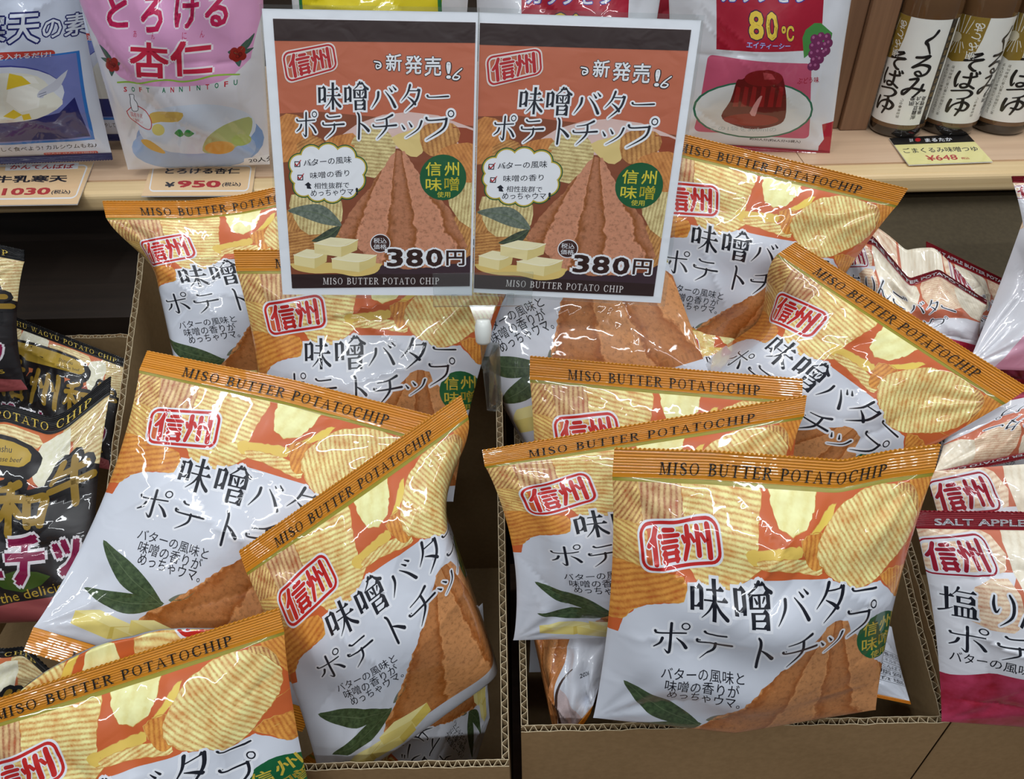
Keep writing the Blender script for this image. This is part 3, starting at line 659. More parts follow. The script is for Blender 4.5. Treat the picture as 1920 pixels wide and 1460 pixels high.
def grid(nx, ny, x0, x1, y0, y1):
    X, Y = np.meshgrid(np.linspace(x0, x1, nx + 1), np.linspace(y0, y1, ny + 1)); i = np.arange((nx + 1) * ny).reshape(ny, nx + 1)[:, :-1].ravel()
    return X.ravel(), Y.ravel(), [(int(k), int(k + 1), int(k + nx + 2), int(k + nx + 1)) for k in i]
LIFT = .000015
def make_pack(name, label, cat, group, px, d, front=MISO_ART, back=MISO_BACK, base=WHITE, base_back=WHITE, seal=SEAL_MISO, text=TEXT_MISO, bottom=False, seal_top=True, text_bottom=None, seal_len=18.0, **kw):
    pk = Pack(px, d, **kw); pk.sl = seal_len; y0 = pk.y0
    root = empty(name, Vector(((pk.BL + pk.BR) / 2).tolist()), label, cat, group)
    V, N, UB, UA, Fc, I = [], [], [], [], [], []; mats = []; cnt = 0
    def mi(m):
        if m not in mats: mats.append(m)
        return mats.index(m)
    NX, GY = 70, 215 / 70
    for side, m, art in ((1, base, front), (-1, base_back, back)):
        NY = round((H0 - y0) / GY); x, y, f = grid(NX, NY, 0, W0, y0, H0)
        gp = pk.surf(x, y, side); gn = pk.frame(np.clip(x, .4, W0 - .4), np.clip(y, y0 + .4, H0 - .4), side)
        # quads cut along one diagonal, so that the print can lie exactly on the facets
        tri = [t for a, b, c, d in f for t in (((a, b, c), (a, c, d)) if side > 0 else ((a, b, d), (b, c, d)))]
        V.append(gp); N.append(gn)
        UB.append(np.stack([x / 1000 + pk.off[0] + (0 if side > 0 else .5), y / 1000 + pk.off[1]], 1)); UA.append(np.zeros((len(x), 2)))
        Fc += [tuple(k + cnt for k in (q if side > 0 else q[::-1])) for q in tri]; I += [mi(m)] * len(tri); cnt += len(x)
        if art is not None:
            X, Z, A_, AF, AI = art.finish()
            ln = np.array([len(q) for q in AF]); st = np.concatenate([[0], np.cumsum(ln)[:-1]])    # faces own their points, in order
            cx = np.add.reduceat(X[:, 0], st) / ln; cy = np.add.reduceat(X[:, 1], st) / ln
            keep = np.nonzero(cy >= y0 - 1e-6)[0]; mx = np.repeat(cx, ln); my = np.repeat(cy, ln)
            ci = np.clip(np.floor(mx / 3.0), 0, NX - 1).astype(int); cj = np.clip(np.floor((my - y0) / GY + 1e-9), 0, NY - 1).astype(int)
            fx = X[:, 0] / 3.0 - ci; fy = (X[:, 1] - y0) / GY - cj
            low = (mx / 3.0 - ci) >= ((my - y0) / GY - cj)          # facet below the diagonal
            if side > 0: col = lambda k: k
            else: col = lambda k: NX - k
            idx = lambda a, b: b * (NX + 1) + col(a)
            i00, i10, i11, i01 = idx(ci, cj), idx(ci + 1, cj), idx(ci + 1, cj + 1), idx(ci, cj + 1)
            w00 = np.where(low, 1 - fx, 1 - fy)[:, None]; w11 = np.where(low, fy, fx)[:, None]; wm = np.where(low, fx - fy, fy - fx)[:, None]; im = np.where(low, i10, i01)
            P = gp[i00] * w00 + gp[i11] * w11 + gp[im] * wm; n = gn[i00] * w00 + gn[i11] * w11 + gn[im] * wm
            n = n / np.maximum(np.linalg.norm(n, axis=1, keepdims=True), 1e-9); xs = X[:, 0] if side > 0 else W0 - X[:, 0]
            V.append(P + ((Z + 1) * LIFT)[:, None] * n); N.append(n)
            UB.append(np.stack([xs / 1000 + pk.off[0] + (0 if side > 0 else .5), X[:, 1] / 1000 + pk.off[1]], 1)); UA.append(A_)
            Fc += [tuple(i + cnt for i in AF[k]) for k in keep]; I += [mi(art.mats[AI[k]]) for k in keep]; cnt += len(X)
    V = np.concatenate(V); UB = np.concatenate(UB); UA = np.concatenate(UA); N = np.concatenate(N)
    used = np.zeros(len(V), bool); li = np.array([i for q in Fc for i in q]); used[li] = True; remap = np.cumsum(used) - 1
    obj('pouch', V[used], [tuple(int(remap[i]) for i in q) for q in Fc], mats, root, I, {'bag': UB[li], 'art': UA[li]}, N[used])
    def strip(nm, ya, yb, sgn, txt):
        V, N, UB, Fc, I = [], [], [], [], []; cnt = 0
        for side in (1, -1):
            x, y, f = grid(140, 36, 0, W0, min(ya, yb), max(ya, yb))
            t = np.abs(y - ya) / seal_len; y = y + sgn * np.where(t > .985, .55 * (np.round(x / 1.5) % 2), 0)
            V.append(pk.ribs(x, y, side)); N.append(pk.frame(x, y, side, pk.ribs)); UB.append(np.stack([x / 1000 + pk.off[0], y / 1000 + pk.off[1]], 1))
            Fc += [tuple(k + cnt for k in (q if side > 0 else q[::-1])) for q in f]; I += [0] * len(f); cnt += len(x)
        ms = [seal]
        if txt is not None:
            X, Z, A_, AF, AI = txt.finish(); x = X[:, 0]; y = X[:, 1] if sgn > 0 else X[:, 1] - H0 - 19 + y0
            n = pk.frame(x, y, 1, pk.ribs); V.append(pk.surf(x, y, 1) + .00105 * pk.frame(x, y, 1)); N.append(n); UB.append(np.stack([x / 1000, y / 1000], 1))
            Fc += [tuple(i + cnt for i in q) for q in AF]; I += [1] * len(AF); ms.append(txt.mats[0])
        li = np.array([i for q in Fc for i in q]); UB = np.concatenate(UB)
        obj(nm, np.concatenate(V), Fc, ms, root, I, {'bag': UB[li], 'art': UB[li]}, np.concatenate(N))
    if seal_top: strip('top_seal', H0, H0 + seal_len, 1, text)
    if bottom: strip('bottom_seal', y0, y0 - seal_len, -1, text_bottom or text)
    return root

# ------------------------------------------------------------------ the fixture: shelf, ledge, back wall
ZS = 1.149; BASE_Z = .66
W_TOP = WOOD('shelf_laminate', (196, 162, 132), (216, 184, 152)); W_NOSE = WOOD('maple_edge', (212, 180, 130), (230, 202, 154)); W_POST = WOOD('walnut_post', (112, 80, 58), (140, 104, 76), 'Z')
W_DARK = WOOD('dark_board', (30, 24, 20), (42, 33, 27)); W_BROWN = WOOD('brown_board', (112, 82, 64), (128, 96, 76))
sh = empty('wooden_shelf', (0, .749, ZS - .02), 'long pale wooden shelf with a maple front edge above the cartons', 'shelf')
b = MB(); b.box((-1.2, .78, ZS - .022), (.3165, 1.15, ZS)); b.build('shelf_board', W_TOP, sh)
b = MB(); b.box((.3175, .78, ZS - .022), (1.2, 1.15, ZS)); b.build('shelf_board', W_TOP, sh)
b = MB(); b.box((-1.2, .747, ZS - .021), (1.2, .7795, ZS + .0006)); bevel(b.build('edge_strip', W_NOSE, sh), .006, 4)
p_ = empty('wooden_upright', (.386, .88, ZS), 'brown vertical wooden upright standing on the shelf left of the sauce bottles', 'post')
b = MB(); b.box((.384, .868, ZS), (.415, .93, 1.9)); bevel(b.build('front_board', W_POST, p_), .0015)
b = MB(); b.box((.356, .874, ZS), (.3835, .93, 1.9)); bevel(b.build('side_board', W_POST, p_), .0015)
def wall(name, lo, hi, m):
    b = MB(); b.box(lo, hi); return tag(b.build(name, m), kind='structure')
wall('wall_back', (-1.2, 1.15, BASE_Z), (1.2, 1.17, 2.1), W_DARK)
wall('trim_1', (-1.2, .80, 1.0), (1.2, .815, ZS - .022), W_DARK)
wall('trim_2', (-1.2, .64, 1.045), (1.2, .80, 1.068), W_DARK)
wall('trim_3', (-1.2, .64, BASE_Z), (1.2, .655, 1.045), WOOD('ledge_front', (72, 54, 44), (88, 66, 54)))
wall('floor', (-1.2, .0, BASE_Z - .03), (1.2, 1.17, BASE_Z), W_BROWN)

# ------------------------------------------------------------------ cartons with cut corrugated rims
KRAFT = PAPER('kraft_board', (150, 120, 82), (166, 134, 94)); KRAFT_IN = PAPER('kraft_inside', (138, 114, 80), (152, 126, 90)); RIM = PAPER('torn_rim', (176, 160, 130), (196, 180, 150)); FLUTE = PAPER('flute', (150, 128, 96), (166, 144, 110))
T_ = .0052
def panel(name, a, b, za, zb, inward, root, seed, zlow=None):
    """corrugated wall from a to b (outer line), tops za, zb: two liners and a wave between"""
    g = random.Random(seed); a = Vector((a[0], a[1], 0)); b2 = Vector((b[0], b[1], 0)); d = b2 - a; ln = d.length; inw = Vector((inward[0], inward[1], 0))
    z0 = BASE_Z + .002; m = MB(); n = max(8, int(ln / .004))
    jit = [0] * (n + 1)
    for k in range(1, n + 1): jit[k] = jit[k - 1] * .7 + g.uniform(-.0009, .0009)
    def liner(o, t, mi_, js):
        for k in range(n):
            p, q = a + d * (k / n), a + d * ((k + 1) / n); zp, zq = za + (zb - za) * k / n + jit[k] * js, za + (zb - za) * (k + 1) / n + jit[k + 1] * js
            A_, B_, C_, D_ = p + inw * o, q + inw * o, q + inw * (o + t), p + inw * (o + t); zl = Vector((0, 0, z0))
            U = [Vector((v.x, v.y, z)) for v, z in ((A_, zp), (B_, zq), (C_, zq), (D_, zp))]
            bo = [Vector((v.x, v.y, z - .004)) for v, z in ((A_, zp), (B_, zq), (C_, zq), (D_, zp))]
            lo = [v + zl for v in (A_, B_, C_, D_)]
            k0 = len(m.V); m.V += [tuple(v) for v in lo + bo + U]
            for i in range(4):
                j = (i + 1) % 4; m.F.append((k0 + i, k0 + j, k0 + 4 + j, k0 + 4 + i)); m.I.append(mi_); m.F.append((k0 + 4 + i, k0 + 4 + j, k0 + 8 + j, k0 + 8 + i)); m.I.append(2 if i in (0, 2) and False else mi_)
            m.F.append((k0 + 8, k0 + 9, k0 + 10, k0 + 11)); m.I.append(2)
    liner(0, .0005, 0, 1); liner(T_ - .0005, .0005, 1, .8)
    per = .0072; N = int(ln / per * 8); pts = []
    for k in range(N + 1):
        t = k / N; ph = t * ln / per * 2 * math.pi + .5 * math.sin(t * 37 + seed); o = T_ / 2 + (T_ / 2 - .0006) * max(-1, min(1, 1.25 * math.sin(ph)))
        p = a + d * t + inw * o; z = za + (zb - za) * t - .0006 + .0005 * math.sin(k * 1.7 + seed); pts.append((p, z))
    for k in range(N):
        (p, zp), (q, zq) = pts[k], pts[k + 1]; nn = Vector((-(q - p).y, (q - p).x, 0)).normalized() * .00022; D = Vector((0, 0, -.02))
        U = [p - nn, q - nn, q + nn, p + nn]; zz = [zp, zq, zq, zp]; tops = [Vector((v.x, v.y, z)) for v, z in zip(U, zz)]
        k0 = len(m.V); m.V += [tuple(v + D) for v in tops] + [tuple(v) for v in tops]
        m.F += [(k0, k0 + 1, k0 + 5, k0 + 4), (k0 + 2, k0 + 3, k0 + 7, k0 + 6)]; m.I += [3, 3]; m.F.append((k0 + 4, k0 + 5, k0 + 6, k0 + 7)); m.I.append(2)
    return m.build(name, [KRAFT, KRAFT_IN, RIM, FLUTE], root)
def carton(label, x0, x1, y0, y1, zf, zb, seed, back=None):
    r = empty('cardboard_carton', ((x0 + x1) / 2, (y0 + y1) / 2, BASE_Z), label, 'carton', 'cut open display cartons')
    panel('front_panel', (x0, y0), (x1, y0), zf, zf, (0, 1), r, seed)
    panel('side_panel', (x0, y0 + T_), (x0, y1 - T_), zf, zb, (1, 0), r, seed + 1); panel('side_panel', (x1, y0 + T_), (x1, y1 - T_), zf, zb, (-1, 0), r, seed + 2)
    panel('back_panel', (x0, y1), (x1, y1), back or zb, back or zb, (0, -1), r, seed + 3)
    b = MB(); b.box((x0 + T_, y0 + T_, BASE_Z + .0005), (x1 - T_, y1 - T_, BASE_Z + .004)); b.build('bottom_panel', KRAFT_IN, r)
    return r
carton('leftmost carton, holding the black packs', -.645, -.325, .25, .62, .949, 1.12, 1, 1.062)
carton('left one of the two middle cartons, holding miso packs below the left sign', -.320, -.008, .246, .636, .949, 1.19, 11, 1.10)
carton('right one of the two middle cartons, with the bare front panel under the front pack', .001, .311, .269, .60, .951, 1.08, 21)
c_ = carton('rightmost carton, holding the white and red apple packs', .316, .64, .272, .61, .951, 1.08, 31)
b = MB(); b.slab([(.322, .612, 1.08), (.66, .612, 1.08), (.66, .775, 1.118), (.322, .775, 1.118)], .004); b.build('back_flap', PAPER('shaded_kraft', (66, 57, 41), (78, 68, 50)), c_)  # flap kraft darkened in its colour to stand for shade under the shelf

# ------------------------------------------------------------------ miso packs
MG = 'miso butter potato chip packs'
def miso(label, px, d, **kw): return make_pack('potato_chip_pack', label, 'chip bag', MG, px, d, **kw)
miso('front chip pack with its whole face in view, above the bare carton front', [(1148, 893), (1751, 885), (1112, 1345), (1642, 1330)], [.495, .495, .55, .55], H=.03, Hb=.02, y0=43, seed=3,
     top=[(0, 0, 0), (.3, -.002, .002), (.7, -.0085, .004), (.85, -.004, 0), (1, 0, 0)], bot=[(0, 0, 0), (.5, -.012, .006), (1, 0, 0)], pinch=.05)
miso('chip pack whose rising seal passes directly behind the frontmost chip pack', [(909, 874), (1507, 780), (962, 1200), (1450, 1190)], [.54, .525, .585, .585], H=.022, seed=5, pinch=.1)
miso('chip pack with the seal just below the big bare mound under the signs', [(993, 711), (1503, 753), (985, 1190), (1480, 1210)], [.585, .575, .63, .63], H=.02, seed=7, pinch=.06)
miso('clockwise tilted chip pack whose seal runs down toward the apple packs', [(1458, 476), (1886, 756), (1100, 716), (1450, 1056)], [.61, .59, .675, .665], H=.024, Hb=.012, seed=9, pinch=.06, fold_l=.26, fold_a=80)
miso('chip pack under the sign clip with its big brown miso mound showing', [(675, 414), (1170, 190), (930, 856), (1335, 712)], [.645, .645, .63, .612], H=.026, Hb=.010, seed=11, pinch=.05, fold_l=.15, fold_a=80)
miso('topmost chip pack right of the signs, its seal against the shelf edge', [(1203, 272), (1682, 385), (1155, 672), (1468, 712)], [.645, .635, .725, .715], H=.026, Hb=.012, seed=13, pinch=.06, bottom=True)
miso('buried chip pack right of the mound, only seal letters and chips showing', [(1222, 606), (1480, 645), (1222, 790), (1470, 820)], [.685, .69, .672, .68], H=.006, Hb=.006, seed=15)
miso('chip pack left of the signs, its seal over the shelf edge', [(199, 408), (650, 356), (280, 770), (690, 715)], [.622, .64, .64, .69], H=.022, Hb=.006, seed=17, pinch=.08, fold_l=.15, fold_a=80, top=[(0, 0, 0), (.35, -.008, 0), (.55, -.008, 0), (1, 0, 0)])
miso('chip pack half hidden behind the left sign, its seal end left of it', [(443, 508), (968, 506), (498, 940), (850, 940)], [.605, .60, .65, .65], H=.03, Hb=.012, seed=19, pinch=.08)
miso('chip pack with its white lower half lying over the left carton edge', [(261, 694), (805, 826), (63, 1175), (585, 1330)], [.585, .58, .535, .60], H=.025, seed=21, pinch=.1, bottom=True, top=[(0, 0, 0), (.5, .003, 0), (1, 0, 0)])
miso('counterclockwise tilted chip pack whose seal crosses the pack behind it', [(462, 1073), (878, 781), (610, 1500), (1025, 1205)], [.535, .535, .59, .59], H=.03, Hb=.014, seed=23, pinch=.05, fold_r=.79, fold_a=90)
miso('chip pack at the bottom left corner with its seal folded forward', [(-97, 1385), (533, 1183), (0, 1830), (640, 1650)], [.475, .485, .53, .53], H=.028, Hb=.02, seed=25, pinch=.06, back_up=.05, back=MISO_ART)
miso('upside down chip pack wedged beside the carton wall below the crossed packs', [(850, 1580), (578, 1416), (918, 1345), (905, 1130)], [.68, .625, .66, .65], H=.012, Hb=.01, seed=27, pinch=.03)
miso('chip pack showing its date side in the near left corner of the right carton', [(1112, 1322), (1045, 1405), (1172, 1140), (986, 1135)], [.58, .61, .605, .62], front=MISO_BACK, H=.02, seed=31, pinch=.02, wr=1.5, text=None)
miso('chip pack with a printed table and low seal right behind the front pack', [(1470, 1090), (1672, 1175), (1490, 1268), (1706, 1314)], [.60, .60, .585, .575], front=MISO_TABLE, H=.015, seed=33, pinch=.02, wr=.6, bottom=True, seal_top=False, text=None, seal_len=9.0)
miso('chip pack deep in the left carton, seen left of the sloping pack', [(276, 800), (470, 830), (292, 1120), (470, 1150)], [.64, .64, .645, .645], H=.012, Hb=.01, seed=35, seal_top=False)
miso('chip pack deep in the right carton, seen left of the rising seal', [(986, 905), (1400, 915), (992, 1260), (1400, 1250)], [.68, .68, .67, .67], H=.010, Hb=.008, seed=37, pinch=.03)

# ------------------------------------------------------------------ flat printed cards
def card(name, art, fn, parent, lift=.00004, under=None):
    """a flat print laid on a real card: fn maps art points to (world point, normal)"""
    X, Z, UA, Fc, I = art.finish(); V = []; N = []
    for (x, y), z in zip(X, Z):
        p, n = fn(x, y); V.append(p + n * (.0004 + z * lift)); N.append(tuple(n))
    Vs = [tuple(v) for v in V]; mats = list(art.mats)
    UVb = [(v[0], v[2] + v[1]) for v in Vs]
    if under:
        k = len(Vs); mats.append(under[1]); m = MB(); m.slab(under[0], .0006)
        Vs += m.V; N += [tuple(fn(0, 0)[1])] * len(m.V); Fc = Fc + [tuple(i + k for i in f) for f in m.F]; I = list(I) + [len(mats) - 1] * len(m.F)
        UVb += [(v[0], v[2] + v[1]) for v in m.V]; UA = np.concatenate([UA, np.zeros((len(m.V), 2))])
    li = np.array([i for q in Fc for i in q])
    o = obj(name, Vs, Fc, mats, parent, I, {'bag': np.array(UVb)[li], 'art': UA[li]})
    return o
PW = F((236, 240, 246), 'card'); TERRA = F((192, 104, 74), 'card'); DBR = F((46, 26, 24), 'card'); PINK = F((34, 27, 30), 'card')
PINK_ = PW; C_WH = F((238, 240, 244), 'card'); C_INK = F((22, 26, 40), 'card'); C_RED = F((180, 28, 36), 'card'); C_GR = F((14, 88, 48), 'card'); C_YE = F((222, 206, 60), 'card'); C_BR = F((52, 26, 20), 'card')
PCH_L = CHIP((222, 208, 150), (172, 140, 84), (150, 100, 56), 'card'); PCH_D = CHIP((204, 150, 86), (150, 92, 46), (130, 62, 36), 'card'); PCH_O = CHIP((206, 140, 76), (176, 104, 52), (150, 76, 42), 'card', .6)
Q1 = [(512, 35), (892, 42), (881, 536), (548, 540)]
iq = invquad([((x - 480) * 2.5167, y * 2.5167) for x, y in Q1])
def zp(x, y): s_, t_ = iq(x, y); return (s_ * 100, (1 - t_) * 140)
P = POSTER = Art(zp, (1000, 1000)); BIG = [(60, 80), (1060, 80), (1060, 1380), (140, 1380)]
P.poly(BIG, TERRA, 0)
P.poly([(60, 500), (300, 490), (1060, 560), (1060, 1380), (60, 1380)], BLEND((120, 62, 44), (150, 84, 50), 'card', 3), .5)
P.poly([(400, 600), (480, 545), (600, 505), (720, 492), (860, 508), (1060, 580), (1060, 660), (400, 660)], F((222, 190, 182), 'card'), 1, smooth=0)
def pc(pts, m, z, ang, per): P.poly(pts, m, z, rot_uv(pts[0][0], pts[0][1], ang, per), smooth=2)
pc([(100, 520), (190, 505), (260, 560), (250, 640), (160, 720), (80, 700)], PCH_O, 1.3, 30, 16)
pc([(190, 640), (270, 600), (330, 640), (300, 720), (220, 720)], PCH_D, 1.5, 60, 14)
pc([(330, 620), (430, 590), (470, 600), (450, 690), (380, 720), (330, 680)], PCH_O, 1.7, 20, 16)
pc([(455, 620), (520, 560), (600, 560), (660, 640), (640, 720), (560, 800), (470, 760), (440, 690)], PCH_L, 1.9, 95, 17)
pc([(640, 610), (720, 580), (780, 560), (800, 650), (760, 700), (700, 680)], F((226, 200, 130), 'card'), 1.8, 0, 20)
pc([(775, 580), (830, 540), (930, 545), (965, 590), (940, 650), (860, 700), (790, 670)], PCH_D, 2.1, -10, 22)
pc([(930, 560), (1060, 590), (1060, 660), (960, 640)], F((150, 66, 36), 'card'), 2.0, 0, 20)
pc([(850, 690), (930, 640), (1060, 650), (1060, 800), (960, 820), (880, 760)], PCH_O, 2.2, -30, 16)
pc([(900, 860), (1060, 820), (1060, 1040), (960, 1010)], PCH_L, 2.0, 6, 16)
pc([(165, 880), (370, 880), (410, 960), (380, 1050), (250, 1080), (180, 1000)], PCH_L, 1.9, 4, 17)
pc([(130, 960), (200, 960), (230, 1040), (150, 1080)], PCH_D, 1.6, 20, 15)
pc([(130, 1060), (400, 1040), (420, 1120), (300, 1200), (150, 1240)], PCH_D, 1.4, 80, 15)
pc([(900, 1000), (1060, 1000), (1060, 1200), (900, 1180)], PCH_D, 1.4, 20, 16)
P.poly([(500, 1240), (950, 1230), (1020, 1180), (1020, 1290), (480, 1290)], F((60, 40, 48), 'card'), 1.6)
P.poly(ragged([(668, 665), (640, 690), (610, 740), (570, 790), (540, 850), (500, 890), (450, 960), (410, 1030), (388, 1080), (480, 1140), (560, 1230), (720, 1260), (900, 1240), (1000, 1140), (960, 1050), (920, 960), (860, 890), (820, 830), (770, 780), (730, 720), (700, 675)], 3, 12, 4), MISO((208, 144, 112), (150, 86, 36), 'card', 12.0), 2.6, lambda x, y: ((x - 668) / 190, (y - 650) / 190))
leaf((405, 1032), (148, 958), 84, 2.8, BLEND((84, 96, 84), (128, 138, 124), 'card', 3), .1, P); leaf((400, 1035), (262, 1112), 52, 2.4, BLEND((48, 60, 46), (80, 90, 72), 'card', 3), -.1, P)
P.poly([(168, 1240), (200, 1225), (560, 1225), (588, 1245), (560, 1280), (470, 1296), (380, 1278), (280, 1280), (200, 1265)], F((226, 196, 116), 'card'), 2.9, smooth=3)
def butter(x, y, wd, z):
    t = [(x, y + 30), (x + wd * .38, y), (x + wd, y + 12), (x + wd * .62, y + 46)]; h = 56
    P.poly(ragged(t, 0, 9, 0, 0), F((244, 234, 190), 'card'), z)
    P.poly([t[0], t[3], (t[3][0], t[3][1] + h), (t[0][0] + 3, t[0][1] + h - 4)], F((236, 220, 160), 'card'), z)
    P.poly([t[3], t[2], (t[2][0] - 4, t[2][1] + h - 2), (t[3][0], t[3][1] + h)], F((222, 202, 132), 'card'), z)
    P.stroke([t[0] + (5,), t[3] + (6,), t[2] + (5,)], F((248, 240, 206), 'card'), z + .2)
butter(178, 1152, 160, 3.2); butter(358, 1172, 212, 3.5); butter(274, 1092, 208, 3.8)
P.poly([(60, 70), (1060, 70), (1060, 192), (60, 180)], DBR, 4); P.poly([(100, 1284), (1060, 1284), (1060, 1380), (100, 1380)], DBR, 2.2)
stamp(P, [(122, 232), (366, 190), (386, 300), (146, 362)], C_RED, F((226, 214, 208), 'card'), 6, frame=.035)
for k, (ch, b) in enumerate((('新', (614, 236, 690, 312)), ('発', (704, 244, 786, 326)), ('売', (796, 248, 876, 334)), ('!', (898, 272, 922, 346)))): P.text(ch, b, C_WH, 6, .02, halo=F((28, 18, 18), 'card'), ho=.03)
for pts in ([(560, 270, 6), (585, 275, 7), (590, 292, 7), (572, 300, 6), (570, 284, 5), (592, 290, 5)], [(972, 302, 6), (942, 326, 7), (930, 344, 7), (950, 348, 7), (962, 336, 6), (940, 330, 5)]):
    P.stroke(pts, F((28, 18, 18), 'card'), 5.4, 8); P.stroke(pts, C_WH, 6)
for ch, b in (('味', (286, 352, 402, 486)), ('噌', (414, 356, 530, 486)), ('バ', (540, 376, 668, 488)), ('タ', (680, 368, 790, 492)), ('ー', (806, 380, 912, 470)), ('ポ', (186, 488, 290, 606)), ('テ', (312, 494, 420, 614)), ('ト', (444, 494, 544, 616)), ('チ', (552, 496, 668, 618)), ('ッ', (676, 500, 790, 612)), ('プ', (800, 484, 932, 622))): P.glyph(ch, b, C_INK, 6, C_WH, 7)
cl = [(205, 735, 45), (260, 695, 46), (340, 690, 50), (420, 700, 48), (470, 750, 46), (462, 810, 48), (430, 850, 44), (360, 868, 46), (290, 862, 46), (225, 840, 44), (200, 790, 36), (320, 780, 80), (400, 790, 70), (250, 780, 60)]
for r_, m_, z_ in ((11, C_GR, 4), (6, F((196, 172, 60), 'card'), 4.4), (0, C_WH, 4.8)):
    for j, (x, y, r) in enumerate(cl): P.circle(x, y, r + r_, m_, z_)
for y_, x_ in ((732, 180), (796, 194)):
    P.rrect([(x_, y_ - 13), (x_ + 28, y_ - 13), (x_ + 28, y_ + 14), (x_, y_ + 14)], (.05, .05), C_INK, 5.3, (.16, .16)); P.stroke([(x_ + 4, y_ - 2, 5), (x_ + 12, y_ + 7, 6), (x_ + 30, y_ - 18, 4)], C_RED, 5.6)
P.poly([(228, 832), (246, 818), (262, 834), (254, 836), (262, 852), (240, 850), (238, 836)], C_INK, 5.3)
for t_, b in (('バターの風味', [(222, 710), (450, 694), (452, 728), (224, 744)]), ('味噌の香り', [(254, 772), (440, 758), (442, 790), (256, 804)]), ('相性抜群で', [(274, 822), (440, 818), (440, 848), (274, 852)]), ('めっちゃウマ', [(258, 856), (460, 849), (460, 881), (258, 890)])): P.text(t_, b, C_INK, 5.3, .008)
P.circle(884, 798, 110, C_GR, 5)
for ch, b in (('信', (802, 724, 876, 790)), ('州', (890, 724, 960, 790)), ('味', (802, 800, 878, 862)), ('噌', (890, 796, 960, 862))): P.text(ch, b, C_YE, 5.5, .012)
P.text('使用', (856, 866, 918, 894), C_YE, 5.5)
P.text('!', (470, 846, 483, 880), C_INK, 5.3, .02)
P.circle(588, 1124, 48, C_WH, 5); P.circle(588, 1124, 44, F((60, 30, 24), 'card'), 5.4)
P.text('税込', (556, 1096, 618, 1124), C_WH, 5.8); P.text('価格', (556, 1128, 618, 1154), C_WH, 5.8)
for ch, b in (('3', (618, 1150, 698, 1246)), ('8', (708, 1152, 792, 1246)), ('0', (802, 1152, 884, 1246)), ('円', (898, 1160, 986, 1240))): P.text(ch, b, C_BR, 7.5, .03 if ch == '円' else .035, halo=C_WH, ho=.07)
P.serif('MISO BUTTER POTATO CHIP', (318, 1304, 866, 1338), F((214, 208, 206), 'card'), 5, gap=14)
P.finish((0, 100, 0, 140))
CLEARP = CLEAR('clear_plastic', (251, 253, 253), .025); CLEAR2 = CLEAR('cloudy_plastic', (246, 249, 248), .06)
def poster(label, print_px, white_px, edge_px, d):
    p0, p1, p2 = [at(*print_px[i], d[i]) for i in (0, 1, 3)]; nn = (p1 - p0).cross(p2 - p0)
    def world(q): return [CAM + ray(x, y) * (nn.dot(p0 - CAM) / nn.dot(ray(x, y))) for x, y in q]
    c = world(print_px); f = lambda x, y: c[0].lerp(c[1], x / 100).lerp(c[3].lerp(c[2], x / 100), 1 - y / 140)
    n = -(c[1] - c[0]).cross(c[3] - c[0]).normalized(); n = n if n.y < 0 else -n
    wq = world(white_px); root = empty('laminated_sign', (wq[2] + wq[3]) / 2, label, 'sign', 'price signs on the clear clip')
    card('printed_sheet', POSTER, lambda x, y: (f(x, y), n), root, .00003, ([wq[3], wq[2], wq[1], wq[0]], PW))
    e = world(edge_px); w_ = [v - n * .0001 for v in wq]; m = MB()
    for i in range(4):
        j = (i + 1) % 4; m.slab([v for v in (w_[j], w_[i], e[i], e[j])], .0004)
    m.build('laminate_edge', CLEARP, root)
poster('left one of the two identical laminated orange price signs', Q1, [(491, 16), (897, 23), (885, 554), (530, 552)], [(487, 8), (899, 14), (886, 560), (527, 558)], [.452, .45, .513, .515])
poster('right one of the two identical laminated orange price signs', [(900, 43), (1296, 56), (1225, 555), (889, 540)], [(898, 23), (1315, 38), (1239, 568), (887, 548)], [(897, 14), (1322, 28), (1246, 574), (886, 553)], [.4515, .4485, .5215, .5155])
ck = empty('sign_clip', at(925, 760, .62), 'clear plastic sign clip with a white ball joint holding both signs', 'sign clip')
m = MB(); m.slab([at(998, 553, .506), at(813, 553, .506), at(811, 512, .502), at(1000, 509, .502)], .0012); m.slab([at(998, 572, .514), at(813, 574, .514), at(813, 553, .512), at(998, 553, .512)], .004)
m.slab([at(846, 572, .507), at(858, 572, .507), at(858, 552, .506), at(846, 552, .506)], .003); m.slab([at(950, 570, .507), at(964, 570, .507), at(964, 550, .506), at(950, 550, .506)], .003)
bevel(m.build('jaw_plate', CLEARP, ck), .0006)
m = MB(); m.slab([at(891, 603, .515), at(920, 603, .515), at(929, 572, .515), at(880, 572, .515)], .002); m.build('hinge_blade', CLEAR2, ck)
kc = at(906, 622, .517); m = MB(); m.lathe([(0, -.0082), (.0038, -.0082), (.005, -.0066), (.0057, 0), (.0056, .004), (.0048, .0075), (.004, .0084), (0, .0084)], kc, (ROT @ Vector((0, 1, .3))).normalized(), 28)
m.build('ball_joint', PLAIN('white_nylon', (226, 228, 222), .35, .3), ck, True)
m = MB(); m.slab([at(913, 770, .618), at(938, 772, .618), at(936, 645, .523), at(900, 645, .523)], .0016); m.slab([at(906, 700, .556), at(924, 696, .556), at(936, 650, .522), at(926, 648, .522)], .0014)
m.slab([at(918, 768, .606), at(941, 755, .606), at(938, 650, .53), at(918, 672, .53)], .0012); m.slab([at(903, 692, .556), at(924, 692, .556), at(924, 682, .549), at(903, 682, .549)], .003)
bevel(m.build('grip', CLEAR2, ck), .0004)

